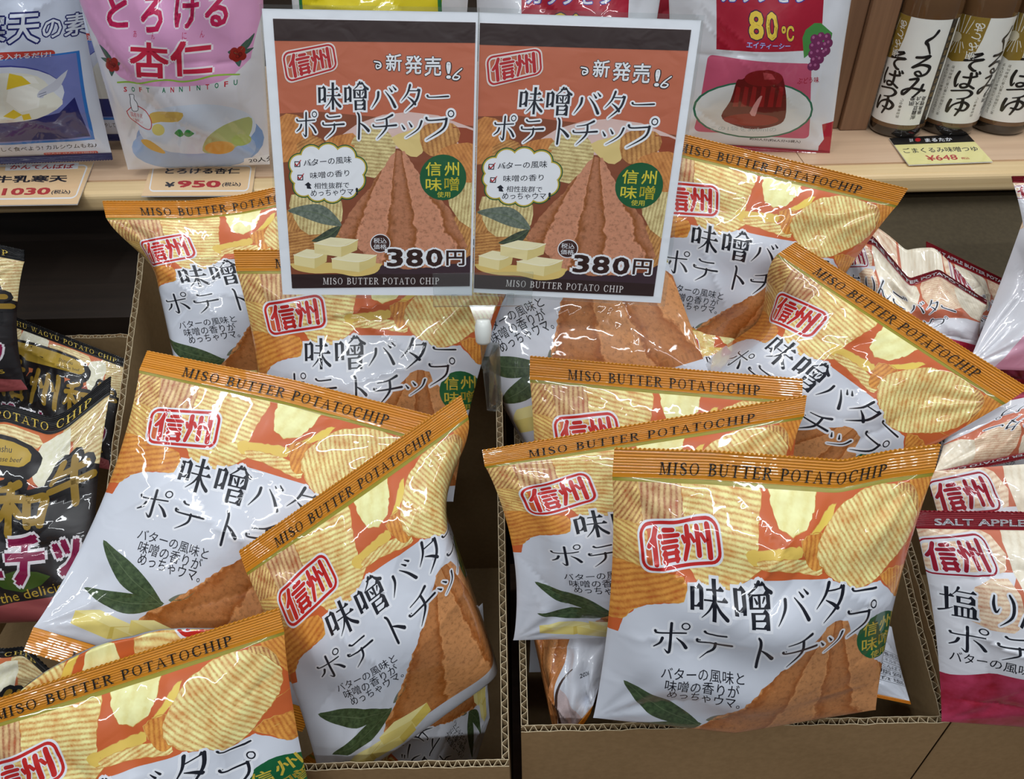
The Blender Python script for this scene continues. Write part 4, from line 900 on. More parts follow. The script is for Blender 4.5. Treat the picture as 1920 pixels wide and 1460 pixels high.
# ------------------------------------------------------------------ packs on the shelf
def quad_fn(q):
    g = invquad(q); return lambda x, y: (lambda s_, t_: (s_ * W0, (1 - t_) * H0))(*g(x, y))
def zoomed(fn, k, ox=0, oy=0): return lambda x, y: fn(x / k + ox, y / k + oy)
def spack(label, q, d, art, seal, base=WHITE, name='dessert_mix_pack', group=None, bottom=True, **kw):
    return make_pack(name, label, 'food pack', group, [q[0], q[1], q[3], q[2]], d, front=art, back=None, base=base, base_back=base, seal=seal, text=None, seal_top=False, bottom=bottom, seal_len=8.0, **kw)
NAVY = F((30, 36, 104)); NAVY2 = F((24, 28, 84)); LBL = F((206, 214, 230)); CRIM = F((150, 14, 40)); TXT = F((26, 28, 40))
QK = [(-235, -130), (130, -130), (209, 286), (-150, 300)]
K = KANTEN = Art(zoomed(quad_fn(QK), 3.477)); K.poly([(-900, -500), (800, -500), (800, 1100), (-900, 1100)], BLEND((196, 206, 228), (216, 222, 234), scale=1), 0)
for ch, b in (('寒', (-120, 0, 115, 190)), ('天', (125, 0, 318, 180)), ('の', (332, 45, 440, 158)), ('素', (454, 22, 584, 158))): K.text(ch, b, F((222, 228, 240)), 2, .015, halo=NAVY, ho=.055)
K.rrect([(-500, 222), (405, 232), (410, 282), (-500, 292)], (.03, .4), F((190, 62, 52)), 1); K.text('お湯に溶かして 牛乳を入れるだけ!', [(-420, 238), (385, 240), (385, 276), (-420, 284)], WHITE, 1.5, .02)
K.poly([(-700, 290), (540, 256), (628, 886), (-700, 918)], F((44, 116, 196)), 1); K.poly([(-700, 300), (524, 268), (606, 870), (-700, 898)], BLEND((96, 108, 178), (128, 138, 196), scale=1), 1.3)
K.poly([(-700, 560), (200, 700), (430, 660), (520, 560), (600, 860), (-700, 890)], NAVY, 1.6, smooth=0); K.circle(60, 520, 400, BLEND((196, 204, 222), (226, 230, 236), scale=1), 1.9, 200); K.circle(60, 500, 385, F((60, 66, 150)), 1.7, 190)
K.poly([(-300, 560), (-100, 400), (100, 360), (300, 400), (400, 520), (450, 600), (300, 690), (60, 720), (-300, 720)], F((226, 226, 214)), 2.2, smooth=3)
for q in ([(-20, 350), (70, 380), (80, 470), (-30, 520), (-80, 420)], [(130, 480), (240, 450), (320, 500), (310, 610), (190, 640), (110, 560)], [(200, 390), (280, 400), (310, 450), (230, 440)]): K.poly(q, F((238, 238, 230)), 2.6)
for q in ([(140, 365), (210, 390), (262, 445), (180, 460), (120, 475)], [(80, 670), (150, 620), (205, 660), (150, 690)], [(-20, 540), (40, 530), (60, 570), (-20, 590)], [(200, 660), (250, 650), (262, 690), (210, 700)]): K.poly(q, F((226, 196, 52)), 2.8)
K.poly([(300, 540), (310, 500), (390, 450), (480, 370), (440, 470), (400, 510), (340, 530), (335, 548)], F((196, 200, 214)), 3, smooth=2); K.stroke([(308, 522, 5), (350, 510, 5)], F((120, 124, 150)), 3.3); K.stroke([(314, 538, 5), (352, 524, 5)], F((120, 124, 150)), 3.3)
K.text('調理例', (516, 836, 584, 856), TXT, 3)
K.text('冷やしておいしく食べよう! カルシウムもね♪', [(-240, 930), (636, 908), (638, 948), (-240, 972)], TXT, 2, .01)
K.rrect([(290, 984), (640, 976), (640, 1004), (290, 1010)], (.04, .4), F((196, 74, 70)), 2); K.text('20人分 (4人分×5回分)', [(300, 988), (628, 980), (628, 1000), (300, 1006)], WHITE, 2.4)
K.finish((0, W0, 0, H0))
spack('blue and white milk jelly mix pack at the top left corner', QK, [.70, .70, .83, .83], KANTEN, NAVY2, LBL, H=.03, Hb=.03, pinch=.03, seed=41, wr=.8)
QP = [(108, -127), (492, -127), (506, 308), (240, 318)]
P = ANNIN = Art(zoomed(quad_fn(QP), 3.477)); PK = F((222, 160, 202)); MAG = F((196, 26, 84))
P.poly([(300, -500), (1800, -500), (1800, 1200), (300, 1200)], F((222, 220, 226)), 0)
P.poly([(380, -500), (1690, -500), (1680, 180), (1620, 330), (1480, 420), (1250, 440), (950, 440), (800, 400), (700, 300), (620, 160), (520, 0)], PK, .8, smooth=2)
for ch, b in (('と', (715, -110, 870, 88)), ('ろ', (960, -120, 1120, 105)), ('け', (1190, -120, 1345, 80)), ('る', (1375, -120, 1520, 82))): P.text(ch, b, MAG, 2, .035, halo=PW and F((236, 222, 232)), ho=.04)
for ch, x in (('あ', 905), ('ん', 1040), ('に', 1245), ('ん', 1348)): P.text(ch, (x, 96, x + 26, 138), MAG, 2)
for ch, b in (('杏', (880, 158, 1160, 392)), ('仁', (1165, 146, 1430, 376))): P.text(ch, b, F((200, 34, 66)), 2, .035, halo=F((240, 228, 236)), ho=.045)
P.stroke([(780, 440, 12), (860, 430, 12), (940, 432, 12), (1040, 408, 12), (1140, 398, 12), (1240, 408, 12), (1340, 396, 12), (1440, 378, 12), (1590, 388, 10)], F((150, 190, 70)), 1.6)
for i, ch in enumerate('SOFT ANNINTOFU'):
    if ch != ' ': x = 822 + i * 56.5; y = 466 - i * 3.6; P.text(ch, (x + (9 if ch == 'I' else 0), y, x + (15 if ch == 'I' else 24), y + 36), (F((206, 40, 60)), F((20, 130, 90)))[i % 2], 1.6, .03)
def flower(x, y, sg):
    for a_ in ((-62, -84, 24), (-36, -60, 24), (40, -10, 30), (-6, 60, 30), (-60, -20, 20)): leaf((x, y), (x + sg * a_[0] * 1.6, y + a_[1] * 1.4), a_[2] * 1.5, 1.8, F((58, 92, 84)), .05, P)
    for dx, dy in ((-22, -14), (20, -20), (26, 18), (-10, 26), (0, 0), (-30, 14)): P.circle(x + dx, y + dy, 27, F((150, 34, 26)), 2.2 + dx * .002)
    for dx, dy in ((-14, -10), (14, 4), (0, 16)): P.ring(x + dx, y + dy, 12, 12, 3, F((84, 14, 14)), 2.6)
flower(745, 320, 1); flower(1580, 255, -1)
P.circle(1310, 860, 420, F((132, 162, 208)), 1.2, 250); P.circle(1270, 920, 410, F((158, 182, 220)), 1.25, 190); P.circle(1300, 760, 385, BLEND((200, 212, 232), (220, 226, 236), scale=1), 1.5, 196)
P.poly([(1340, 930), (1380, 820), (1480, 740), (1640, 690), (1660, 760), (1620, 860), (1500, 940), (1400, 958)], F((176, 184, 120)), 1.8, smooth=3); P.circle(1450, 910, 95, F((216, 160, 66)), 2.1, 55); P.circle(1590, 860, 62, F((172, 186, 104)), 2.0, 45)
P.poly([(935, 850), (1000, 850), (1090, 930), (1080, 955), (1000, 930), (940, 880)], F((214, 164, 58)), 1.9, smooth=3); P.poly([(1000, 650), (1100, 620), (1240, 620), (1200, 690), (1080, 700), (1010, 715)], F((214, 178, 92)), 1.9, smooth=3); P.circle(1060, 760, 44, F((220, 206, 120)), 1.9)
leaf((1232, 790), (1168, 784), 60, 2.2, F((40, 146, 74)), .1, P); leaf((1232, 790), (1300, 782), 56, 2.3, F((40, 146, 74)), -.1, P)
P.poly([(838, 640), (900, 600), (970, 640), (1010, 700), (1000, 760), (930, 740), (860, 690)], F((224, 222, 226)), 2, smooth=3); P.stroke([(838, 640, 6), (900, 596, 6), (975, 640, 6), (1012, 705, 6), (1000, 762, 6), (930, 742, 6), (860, 690, 6), (838, 640, 6)], F((196, 40, 50)), 2.4)
P.text('国産牛乳', [(862, 640), (950, 660), (946, 690), (870, 676)], F((196, 40, 50)), 2.5); P.text('で美味しい', [(872, 684), (952, 704), (950, 728), (884, 712)], F((196, 40, 50)), 2.5)
P.poly([(860, 520), (890, 520), (892, 550), (912, 580), (916, 630), (880, 634), (866, 580), (866, 545)], F((232, 232, 238)), 2.8); P.stroke([(860, 518, 5), (866, 548, 4), (866, 582, 4), (880, 634, 4), (916, 630, 4), (912, 580, 4), (892, 550, 4), (890, 520, 4), (860, 518, 4)], TXT, 3)
P.poly([(1600, 1012), (1800, 985), (1800, 1075), (1590, 1072)], F((230, 230, 234)), 2); P.text('20人分', [(1625, 1016), (1790, 1004), (1790, 1046), (1628, 1052)], TXT, 2.4, .015)
P.finish((0, W0, 0, H0))
spack('pink almond jelly dessert pack standing left of the signs', QP, [.69, .69, .825, .825], ANNIN, F((206, 70, 90)), F((222, 220, 226)), bottom=False, H=.03, Hb=.03, pinch=.02, seed=44, wr=.9)
QJ = [(1248, -127), (1618, -127), (1556, 284), (1258, 264)]
P = JELLY = Art(zoomed(quad_fn(QJ), 2.909, 1260, 0)); RW = F((220, 222, 228)); RP = F((168, 22, 48))
P.poly([(-200, -500), (1200, -500), (1200, 1000), (-200, 1000)], RW, 0)
P.poly([(225, -500), (835, -500), (800, 200), (222, 196)], RP, .8)
for ch, x in zip('カップゼリー', (250, 346, 442, 538, 634, 730)): P.text(ch, (x, -128, x + 84, -50), RW, 2, .03, halo=F((40, 50, 150)), ho=.05, bounds=(.02, -.09, .98, .85) if ch in 'ッー' else None)
for ch, b in (('8', (394, -10, 476, 138)), ('0', (486, -6, 552, 140)), ('℃', (570, 64, 642, 146))): P.text(ch, b, F((232, 200, 70)), 2, .03, halo=F((60, 20, 60)), ho=.03)
P.text('エイティーシー', [(384, 146), (622, 156), (618, 186), (380, 178)], F((196, 206, 236)), 2, .01, halo=F((36, 50, 170)), ho=.04)
P.rrect([(178, 226), (745, 272), (745, 735), (112, 690)], (.05, .06), BLEND((186, 46, 84), (206, 110, 140), scale=.7), .9)
P.circle(432, 545, 330, F((44, 110, 84)), 1.3, 186); P.circle(432, 545, 318, BLEND((214, 220, 222), (230, 232, 232), scale=1), 1.6, 176)
P.poly([(360, 350), (420, 310), (500, 296), (560, 320), (585, 350), (604, 460), (606, 590), (560, 640), (430, 668), (310, 635), (256, 580), (300, 480), (330, 360)], F((104, 14, 18)), 2, smooth=3)
P.circle(476, 345, 105, F((132, 22, 28)), 2.4, 48)
for x in (330, 375, 420, 470, 520, 565): P.poly([(x, 392), (x + 22, 400), (x + 14, 520), (x - 16, 520)], F((148, 24, 30)), 2.3)
P.circle(420, 605, 150, F((146, 30, 24)), 2.3, 40); P.poly([(410, 560), (450, 470), (474, 452), (452, 530), (440, 580)], F((214, 150, 150)), 2.7, smooth=2); P.poly([(470, 310), (520, 320), (540, 350), (480, 352)], F((180, 70, 76)), 2.7)
P.poly([(690, 130), (708, 90), (760, 58), (800, 62), (870, 120), (860, 170), (760, 200), (700, 240), (694, 180)], F((70, 140, 66)), 1.8)
for x, y in ((760, 140), (800, 132), (838, 140), (752, 180), (790, 172), (828, 180), (850, 172), (748, 220), (784, 214), (820, 220), (760, 256), (796, 254), (744, 288), (772, 290), (836, 212)): P.circle(x, y, 24, F((116, 40, 88)), 2.1 + x * .0003 + y * .0002); P.circle(x - 6, y - 8, 8, F((170, 96, 140)), 2.7)
P.text('ぶどう味', [(664, 346), (792, 352), (792, 386), (662, 386)], F((170, 30, 56)), 1.9, .02)
P.text('この1袋を500mlの', (204, 652, 560, 684), F((170, 186, 190)), 2); P.text('約30人分(約6人分×5袋入)', [(420, 728), (700, 744), (696, 768), (418, 748)], TXT, 1.9, .02)
P.poly([(820, 650), (1100, 600), (1100, 1000), (780, 1000), (800, 790), (830, 745)], RP, 1)
P.finish((0, W0, 0, H0))
spack('white and crimson jelly mix pack with a red jelly picture, right of signs', QJ, [.725, .725, .853, .843], JELLY, CRIM, RW, group='crimson jelly mix packs', H=.028, Hb=.03, pinch=.02, seed=46, wr=.8)
spack('crimson jelly mix pack hidden behind the right sign, only its top showing', [(x - 360, y + 9) for x, y in QJ], [.735, .735, .845, .845], JELLY, CRIM, RW, group='crimson jelly mix packs', H=.026, Hb=.02, pinch=.02, seed=48, wr=.8)
spack('crimson jelly mix pack in the gap between the two nearer crimson packs', [(1100, -100), (1400, -100), (1390, 226), (1120, 222)], [.82, .82, .915, .915], None, CRIM, CRIM, H=.02, Hb=.02, pinch=.02, seed=49)
spack('blue pack in the dark gap behind the pink and blue packs', [(60, -110), (330, -110), (345, 250), (150, 252)], [.80, .80, .875, .875], KANTEN, NAVY2, LBL, H=.02, Hb=.02, pinch=.02, seed=50)
QY = [(535, -127), (888, -127), (862, 288), (566, 290)]
P = YELLOW = Art(quad_fn(QY)); P.poly([(540, -140), (900, -140), (900, 300), (540, 300)], F((222, 222, 224)), 0); P.poly([(566, -140), (850, -140), (828, 20), (820, 290), (600, 290), (566, 20)], F((226, 206, 20)), .8)
for x in (564, 830): P.stroke([(x - 4, -140, 7), (x, 0, 7), (x + 10, 20, 5)], F((30, 120, 60)), 1.2)
for i, ch in enumerate('SOFT'): P.text(ch, (600 + i * 15, -3, 608 + i * 15, 4), F((190, 120, 30)), 1.4, .02)
for x in (665, 712, 770): P.circle(x, 18, 8, F((150, 60, 40)), 1.4)
P.finish((0, W0, 0, H0))
spack('yellow dessert pack behind the left sign, only its top edge showing', QY, [.70, .70, .832, .832], YELLOW, F((200, 180, 40)), F((222, 222, 224)), H=.028, Hb=.02, pinch=.02, seed=52)

# ------------------------------------------------------------------ sauce bottles
GLASS = PLAIN('sauce_in_glass', (98, 70, 44), .08, 1.0); GBASE = PLAIN('dark_glass_base', (34, 26, 18), .06, 1.0); LABEL = F((232, 232, 226), 'card'); GOLDP = F((142, 116, 42), 'card'); BLK = F((20, 17, 16), 'card')
P = BOTTLE = Art(lambda x, y: (x, y * .85), (5, 200)); TOPL = 128
P.poly([(-82, 0), (34, 0), (34, TOPL), (-82, TOPL)], LABEL, 0); P.poly([(26, 0), (34, 0), (34, TOPL), (26, TOPL)], BLK, .5); P.poly([(34.4, 4), (38, 4), (38, TOPL), (34.4, TOPL)], LABEL, .5)
P.poly([(-60, TOPL), (-17, TOPL), (-18, 104), (-22, 78), (-40, 74), (-60, 82)], GOLDP, .5)
for k in range(7):
    P.stroke([(-60 + k * 5, 80 + k * 1, .7), (-48 + k * 2, 98, .7)], LABEL, .8, smooth=False); P.stroke([(-60 + k * 6, TOPL, .7), (-50 + k * 3, 108, .7)], LABEL, .8, smooth=False)
P.circle(-44, 102, 6, F((214, 206, 180), 'card'), 1, n=10); P.poly([(-31, TOPL), (-17.5, TOPL), (-18.5, 104), (-21, 84), (-33, 80)], GOLDP, 1.1)
for ch, y in zip('あづみ庵', (112, 101, 90, 79)): P.text(ch, (-29, y, -19.5, y + 10), LABEL, 1.4, .01)
for ch, b in (('く', (1, 89, 20, 116)), ('る', (-4, 62, 19, 88)), ('み', (-5, 36, 19, 61)), ('そ', (-31, 66, -8, 88)), ('ば', (-32, 44, -8, 66)), ('つ', (-31, 30, -8, 46)), ('ゆ', (-31, 10, -6, 32))): P.glyph(ch, (b[0], b[3], b[2], b[1]), BLK, 1.4, bold=4)
for x, t_, sz in ((18, '長野県産', 5.6), (12, '丸大豆醤油', 5.6), (6, '使用', 5.6)):
    for k, ch in enumerate(t_): P.text(ch, (x, 32 - k * 6, x + 5.2, 37.4 - k * 6), BLK, 1.4, .015)
for x, t_ in ((-3, 'つゆ・煮物用'), (-38, '信州味噌に香り豊かな胡桃とごま'), (-44, 'をすり加えた味噌だれです。そば'), (-50, 'うどん和え物ドレッシングに')):
    for k, ch in enumerate(t_): P.text(ch, (x, 30 - k * 4.2 + (36 if x < -20 else 0), x + 3.2, 33.4 - k * 4.2 + (36 if x < -20 else 0)), F((120, 116, 106), 'card'), 1.4)
for k, ch in enumerate('胡桃の風味豊かな味噌だれ'): P.text(ch, (27.6, 112 - k * 8.6, 32.4, 118 - k * 8.6), F((150, 124, 70), 'card'), 1.2)
BOTTLE.finish()
def bottle(px, py, turn, label):
    c = on_z(px, py, ZS); R_ = .0297; r = empty('sauce_bottle', c, label, 'bottle', 'walnut sauce bottles')
    m = MB(); m.lathe([(0, .0006), (.024, 0), (.0282, .0025), (R_, .008), (R_, .012)], c, n=48); m.build('glass_base', GBASE, r, True)
    m = MB(); m.lathe([(R_, .012), (R_, .136), (.0288, .144), (.026, .154), (.021, .166), (.0165, .176), (.0142, .186), (.0138, .208), (0, .208)], c, n=48); m.build('glass_body', GLASS, r, True)
    m = MB(); m.lathe([(.0146, .202), (.0155, .203), (.0155, .222), (.0145, .224), (0, .224)], c, n=32); m.build('cap', PLAIN('black_cap', (26, 24, 24), .4), r, True)
    X, Z, UA, Fc, I = BOTTLE.finish(); to = math.atan2(-c.y, -c.x) ; V = []; N = []
    for (x, y), z in zip(X, Z):
        a = to + (x / 1000 + turn) / R_; n = Vector((math.cos(a), math.sin(a), 0)); V.append(c + n * (R_ + .0003 + z * .00012) + Vector((0, 0, .0165 + y / 1000))); N.append(tuple(n))
    li = np.array([i for q in Fc for i in q]); uvb = np.array(X) / 1000
    obj('paper_label', V, Fc, BOTTLE.mats, r, I, {'bag': uvb[li], 'art': UA[li]}, N)
bottle(1677, 243, 0, 'walnut sauce bottle right beside the brown upright'); bottle(1772, 240, .024, 'middle walnut sauce bottle, second from the brown upright'); bottle(1868, 238, .027, 'walnut sauce bottle third from the brown upright, near the picture edge'); bottle(1963, 238, .02, 'walnut sauce bottle cut off by the right picture edge')

# ------------------------------------------------------------------ price cards on the shelf
def price_card(label, q, art):
    hs = [ZS + .0012, ZS + .0012, ZS + .003, ZS + .003]; c = [on_z(x, y, z) for (x, y), z in zip(q, hs)]
    g = invquad(q); n = (c[1] - c[0]).cross(c[0] - c[3]).normalized(); n = n if n.z > 0 else -n
    def fn(x, y): s_, t_ = g(x, y); return c[0].lerp(c[1], s_).lerp(c[3].lerp(c[2], s_), t_), n
    root = empty('price_card', (c[2] + c[3]) / 2, label, 'price card', 'price cards on the shelf')
    card('printed_card', art, fn, root, .00005, ([c[3], c[2], c[1], c[0]], PW))
PEACH = F((232, 196, 150), 'card'); CW = F((234, 234, 236), 'card')
def z1(x, y): return (x / 3.477, y / 3.477)
q = [z1(-230, 1075), z1(612, 1058), z1(505, 1332), z1(-340, 1345)]
a = Art(z1, (1000, 1000)); a.poly([(x * 3.477, y * 3.477) for x, y in q], PEACH, 0); a.rrect([(-230, 1082), (578, 1076), (494, 1300), (-320, 1312)], (.05, .12), CW, .5, (.012, .04))
a.poly([(40, 1072), (516, 1062), (506, 1106), (32, 1118)], CW, 1); a.text('かんてんぱぱ', [(72, 1076), (488, 1072), (476, 1104), (62, 1110)], C_RED, 1.5, .03)
a.text('牛乳寒天', [(-30, 1152), (446, 1148), (434, 1196), (-44, 1202)], C_INK, 1, .045); a.text('¥1030', [(-110, 1236), (338, 1228), (322, 1276), (-124, 1284)], C_RED, 1, .045); a.text('(税込)', [(338, 1246), (462, 1244), (454, 1274), (330, 1276)], C_INK, 1, .03)
price_card('peach price card reading 1030 yen below the blue and white pack', q, a)
q = [z1(985, 1085), z1(1668, 1085), z1(1640, 1276), z1(922, 1280)]
a = Art(z1, (1000, 1000)); a.poly([(x * 3.477, y * 3.477) for x, y in q], PEACH, 0); a.rrect([(1000, 1080), (1644, 1080), (1620, 1252), (968, 1254)], (.05, .16), CW, .5, (.012, .05))
a.text('とろける杏仁', [(1082, 1098), (1570, 1098), (1562, 1138), (1072, 1140)], C_INK, 1, .04); a.text('¥', [(1078, 1192), (1144, 1192), (1138, 1226), (1070, 1226)], C_INK, 1, .04); a.text('950', [(1158, 1182), (1446, 1182), (1440, 1228), (1150, 1228)], C_RED, 1, .05); a.text('(税込)', [(1452, 1194), (1574, 1192), (1568, 1222), (1446, 1224)], C_INK, 1, .03)
price_card('peach price card reading 950 yen below the pink pack', q, a)
def z2(x, y): return (1600 + x / 4.5625, y / 4.5625)
q = [z2(306, 1184), z2(975, 1146), z2(1192, 1384), z2(474, 1412)]
a = Art(z2, (1000, 1000)); a.poly([(x / 1 * 1, y) for x, y in ((306, 1184), (975, 1146), (1192, 1384), (474, 1412))], F((232, 222, 150), 'card'), 0); a.poly([(306, 1184), (975, 1146), (1042, 1218), (348, 1246)], BLK, .5)
a.text('まるたか', [(606, 1188), (838, 1180), (852, 1212), (618, 1220)], CW, 1, .03); a.circle(552, 1200, 26, C_RED, 1, 18, n=7); a.text('信州', [(476, 1190), (506, 1188), (512, 1218), (482, 1220)], CW, 1)
a.text('ごまくるみ味噌つゆ', [(416, 1274), (1056, 1258), (1076, 1300), (440, 1318)], C_INK, 1, .012); a.text('¥648', [(612, 1336), (878, 1326), (900, 1370), (640, 1382)], C_RED, 1, .02); a.text('税込', [(920, 1350), (990, 1348), (996, 1366), (926, 1368)], C_RED, 1, .02)
price_card('yellow price card with a black band reading 648 yen in front of the bottles', q, a)

# ------------------------------------------------------------------ apple packs
QA = [(1716, 990), (2310, 1000), (2300, 1420), (1765, 1400)]
P = APPLE = Art(quad_fn(QA)); ARED = F((150, 12, 40)); AW = F((222, 222, 228)); ACH = CHIP((236, 218, 190), (206, 150, 116), (186, 90, 66), amt=.7); APALE = CHIP((234, 226, 206), (216, 198, 166), (210, 180, 140), amt=.35); AOR = BLEND((190, 88, 62), (212, 130, 96), scale=2)
P.poly([(1600, 960), (2400, 960), (2400, 1440), (1600, 1440)], AW, 0)
def ac(pts, m, z, ang, per): P.poly(pts, m, z, rot_uv(pts[0][0], pts[0][1], ang, per), smooth=2)
P.poly([(1640, 960), (2400, 960), (2400, 1130), (2240, 1150), (2100, 1200), (1960, 1200), (1880, 1160), (1850, 1110), (1880, 1060), (1700, 1070), (1640, 1040)], AOR, .6)
ac([(1640, 960), (1760, 970), (1850, 1000), (1860, 1060), (1740, 1080), (1640, 1080)], ACH, 1, 70, 9); ac([(1800, 1090), (1860, 1070), (1880, 1130), (1860, 1170), (1790, 1160)], ACH, 1.2, 90, 9)
ac([(1868, 1010), (1900, 970), (2010, 975), (2050, 1060), (2010, 1150), (1940, 1180), (1890, 1120)], APALE, 1.5, 20, 14); ac([(2070, 970), (2200, 970), (2220, 1100), (2120, 1150), (2060, 1080)], ACH, 1.6, 100, 9); ac([(2210, 980), (2400, 960), (2400, 1120), (2260, 1130), (2200, 1060)], APALE, 1.8, -30, 12)
stamp(P, [(1712, 1010), (1834, 996), (1850, 1066), (1718, 1080)], ARED, AW, 5, frame=.025)
for ch, x0, y0 in (('塩', 1742, 1094), ('り', 1815, 1094), ('ん', 1868, 1094), ('ご', 1936, 1096), ('バ', 2004, 1098), ('タ', 2070, 1100), ('ー', 2136, 1102)):
    b = (x0, y0, x0 + 62, y0 + 66); (P.glyph(ch, b, INK, 5, HALO, 6) if ch in G else P.text(ch, b, INK, 5, -.005, halo=HALO))
for ch, x0 in zip('ポテトチップ', (1757, 1832, 1905, 1966, 2034, 2098)): P.glyph(ch, (x0, 1172, x0 + 66, 1230), INK, 5, HALO, 6)
P.text('バターの風味と、りんごの甘さが', (1762, 1231, 2080, 1254), INK, 4, .004)
P.poly([(1640, 1300), (1766, 1286), (1840, 1264), (1920, 1262), (2000, 1275), (2120, 1264), (2240, 1290), (2400, 1340), (2400, 1460), (1640, 1460)], BLEND((150, 12, 36), (186, 58, 92), scale=1.0), 2, rot_uv(1700, 1260, 20, 60), smooth=0); P.stroke([(1960, 1282, 2), (2000, 1290, 5), (2060, 1282, 2)], F((206, 130, 100)), 2.4)
P.finish((0, W0, 0, H0))
BA = APPLE_BACK = Art(lambda x, y: (x, 215 - y)); BA.poly([(0, 0), (210, 0), (210, 30), (120, 46), (60, 20), (0, 40)], ACH, .6, rot_uv(0, 0, 30, 4)); BA.text('食感', (172, 40, 200, 50), INK, 1, .03); BA.text('の食感', (172, 54, 200, 62), INK, 1, .02)
for i in range(7): BA.stroke([(120, 70 + i * 6, .5), (200, 70 + i * 6, .5)], INK, 1, smooth=False)
BA.poly([(60, 150), (130, 140), (160, 170), (140, 215), (40, 215)], BLEND((226, 190, 206), (206, 120, 150), scale=.6), .6, smooth=0); BA.text('長野県産', (70, 150, 130, 164), ARED, 1, .02, halo=F((236, 170, 180)), ho=.05); BA.text('りんご使用', (64, 168, 136, 184), ARED, 1, .02, halo=F((236, 170, 180)), ho=.05)
BA.finish((0, W0, 0, H0))
def apple(label, px, d, **kw):
    kw.setdefault('front', APPLE); kw.setdefault('back', APPLE_BACK); kw.setdefault('base', AW); kw.setdefault('base_back', AW)
    return make_pack('potato_chip_pack', label, 'chip bag', 'salt apple butter chip packs', px, d, seal=SEAL_RED, text=kw.pop('text', TEXT_APPLE), **kw)
apple('front apple chip pack with the big red apple at the lower right', [(1718, 990), (2310, 1000), (1765, 1352), (2290, 1390)], [.52, .52, .555, .555], H=.03, Hb=.02, seed=61, pinch=.04)
apple('apple chip pack standing right behind the front apple pack', [(1735, 884), (2290, 842), (1810, 1250), (2280, 1260)], [.57, .56, .60, .60], H=.02, Hb=.012, seed=63, pinch=.04, seal_top=False)
apple('upside down apple chip pack lying with its seal to the front', [(2080, 815), (1752, 884), (2060, 712), (1778, 742)], [.605, .60, .63, .63], H=.025, seed=65, pinch=.06)
apple('crumpled apple chip pack with a kinked seal above the tilted miso pack', [(1566, 455), (1850, 572), (1606, 700), (1838, 676)], [.69, .645, .69, .65], H=.03, Hb=.022, seed=67, pinch=.06, back_up=.04, back=APPLE, top=[(0, .006, 0), (.28, .012, .004), (.5, -.012, .004), (.7, .008, .006), (1, 0, 0)])
apple('apple chip pack at the back of its carton with a dark red seal corner', [(1737, 470), (1930, 560), (1742, 680), (1925, 720)], [.70, .70, .70, .70], H=.02, seed=69, pinch=.05)
apple('white backside of an apple chip pack turned around at the right edge', [(1932, 372), (2130, 372), (1812, 690), (2060, 700)], [.645, .645, .63, .63], H=.025, seed=71, pinch=.03, front=APPLE_BACK, back=APPLE, seal_top=False, wr=1.8)
apple('apple chip pack hanging into view at the upper right edge', [(1899, 342), (2240, 352), (1925, 480), (2230, 640)], [.585, .585, .59, .59], H=.02, Hb=.01, seed=73, pinch=.03)
apple('apple chip pack below the turned around pack, its seal end showing', [(1722, 700), (1990, 742), (1745, 930), (1990, 950)], [.672, .665, .70, .70], H=.012, Hb=.01, seed=75, pinch=.04)

# ------------------------------------------------------------------ black beef chip packs
QW = [(-290, 845), (205, 735), (170, 1160), (-250, 1180)]
P = WAGYU = Art(quad_fn([(-290, 822), (206, 800), (172, 1160), (-250, 1180)])); WB = BLEND((22, 19, 21), (40, 35, 36), scale=.2); WG = F((150, 118, 34), metal=0); WGB = F((182, 150, 56)); WCH = CHIP((232, 220, 168), (186, 142, 84), (176, 84, 50)); WPL = BLEND((226, 222, 190), (238, 234, 214), scale=1); WM = F((134, 16, 68))
P.poly([(-400, 700), (300, 700), (300, 1300), (-400, 1300)], WB, 0)
P.poly([(-400, 700), (300, 700), (300, 930), (190, 905), (120, 935), (60, 930), (-400, 960)], BLEND((190, 84, 48), (214, 130, 80), scale=2), .6)
def wc(pts, m, z, ang, per): P.poly(pts, m, z, rot_uv(pts[0][0], pts[0][1], ang, per), smooth=2)
wc([(120, 790), (230, 780), (230, 930), (160, 920), (150, 850)], WCH, 1, 75, 8); wc([(92, 826), (140, 812), (146, 870), (136, 915), (104, 920), (86, 880)], WPL, 1.3, 0, 9); wc([(-20, 815), (80, 812), (84, 838), (0, 840), (-60, 830)], WCH, 1.1, 90, 7); wc([(-300, 820), (-160, 815), (-150, 900), (-280, 920)], WCH, 1.1, 40, 8); wc([(-150, 812), (-60, 815), (-70, 880), (-140, 890)], WPL, 1.2, 0, 8); wc([(60, 905), (130, 925), (90, 945)], F((150, 60, 36)), 1.2, 0, 8)
P.poly([(-260, 870), (-100, 838), (40, 830), (90, 845), (100, 870), (84, 900), (20, 905), (-260, 920)], F((24, 20, 22)), 1.8, smooth=2); P.poly([(-250, 872), (-100, 846), (38, 838), (76, 852), (70, 876), (20, 884), (-250, 905)], WGB, 2.1, smooth=2)
P.text('Shinshu', [(-4, 852), (38, 846), (40, 858), (-2, 864)], INK, 2.5); P.text('Japanese beef', [(-4, 872), (62, 862), (62, 874), (-4, 884)], INK, 2.5)
for ch, b in (('信', (-215, 900, -120, 1010)), ('州', (-95, 910, 12, 1010))): P.glyph(ch, b, WG, 4, F((22, 19, 21)), 12)
for ch, b in (('和', (28, 905, 116, 1006)), ('牛', (118, 880, 188, 966))): P.glyph(ch, b, WG, 4, F((22, 19, 21)), 12, 4)
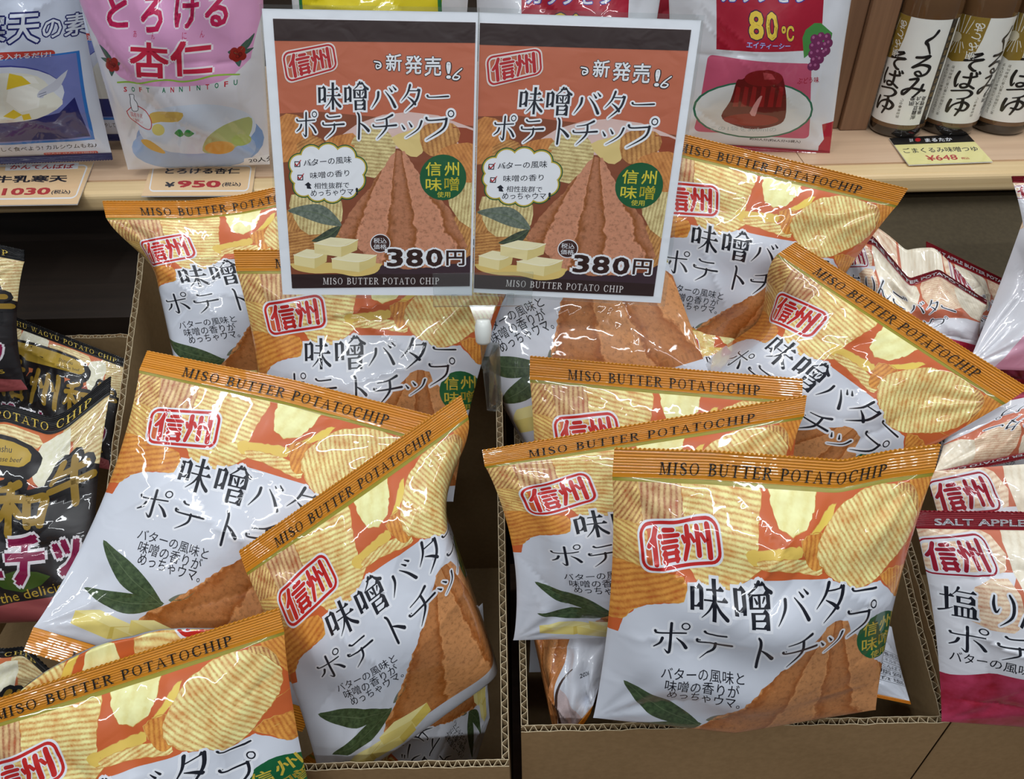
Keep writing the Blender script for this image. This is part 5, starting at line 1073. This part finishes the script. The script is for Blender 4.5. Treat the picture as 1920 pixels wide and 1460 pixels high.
for ch, b in (('ポ', (-240, 1030, -150, 1110)), ('テ', (-142, 1036, -60, 1120)), ('ト', (-60, 1030, -18, 1110)), ('ー', (-16, 1040, 38, 1112)), ('チ', (42, 1004, 106, 1100)), ('ッ', (108, 1002, 170, 1086))): P.text(ch, b, WM, 6, .05, halo=F((226, 222, 226)), ho=.05, bounds=(.02, -.09, .98, .85) if ch in 'ッー' else None)
P.text('when it became the delicious', [(-160, 1140), (150, 1092), (152, 1108), (-158, 1158)], WGB, 3)
P.poly([(-250, 1190), (40, 1128), (120, 1120), (170, 1130), (180, 1220), (-250, 1250)], BLEND((120, 44, 46), (176, 96, 96), scale=1), 1.2, smooth=0); P.poly([(10, 1090), (60, 1070), (110, 1085), (60, 1110)], F((62, 86, 34)), 1.3, smooth=2)
P.finish((0, W0, 0, H0))
def wagyu(label, px, d, **kw):
    return make_pack('potato_chip_pack', label, 'chip bag', 'black beef potato chip packs', px, d, front=WAGYU, back=WAGYU, base=F((28, 24, 25)), base_back=F((28, 24, 25)), seal=SEAL_BLACK, text=TEXT_WAGYU, **kw)
wagyu('black chip pack in full view at the left edge with a kinked seal', [(-290, 845), (206, 738), (-250, 1180), (176, 1160)], [.63, .64, .63, .625], H=.026, Hb=.012, seed=81, pinch=.05, top=[(0, .0, 0), (.6, -.004, 0), (.78, -.024, .004), (.84, -.022, .004), (1, 0, 0)])
wagyu('black chip pack at the upper left edge, seal end reading CHIP', [(-385, 410), (46, 490), (-385, 770), (52, 730)], [.66, .65, .68, .68], H=.03, seed=83, pinch=.08)
wagyu('black chip pack deep in its carton with a sloping seal', [(-30, 592), (236, 690), (-20, 850), (206, 880)], [.715, .715, .70, .70], H=.014, Hb=.01, seed=85, pinch=.04)
wagyu('black chip pack at the lower left edge with its seal bent down', [(-360, 1190), (98, 1276), (-330, 1500), (60, 1420)], [.56, .55, .59, .59], H=.022, seed=87, pinch=.05, top=[(0, 0, 0), (.8, .012, 0), (.88, .018, 0), (1, 0, 0)])
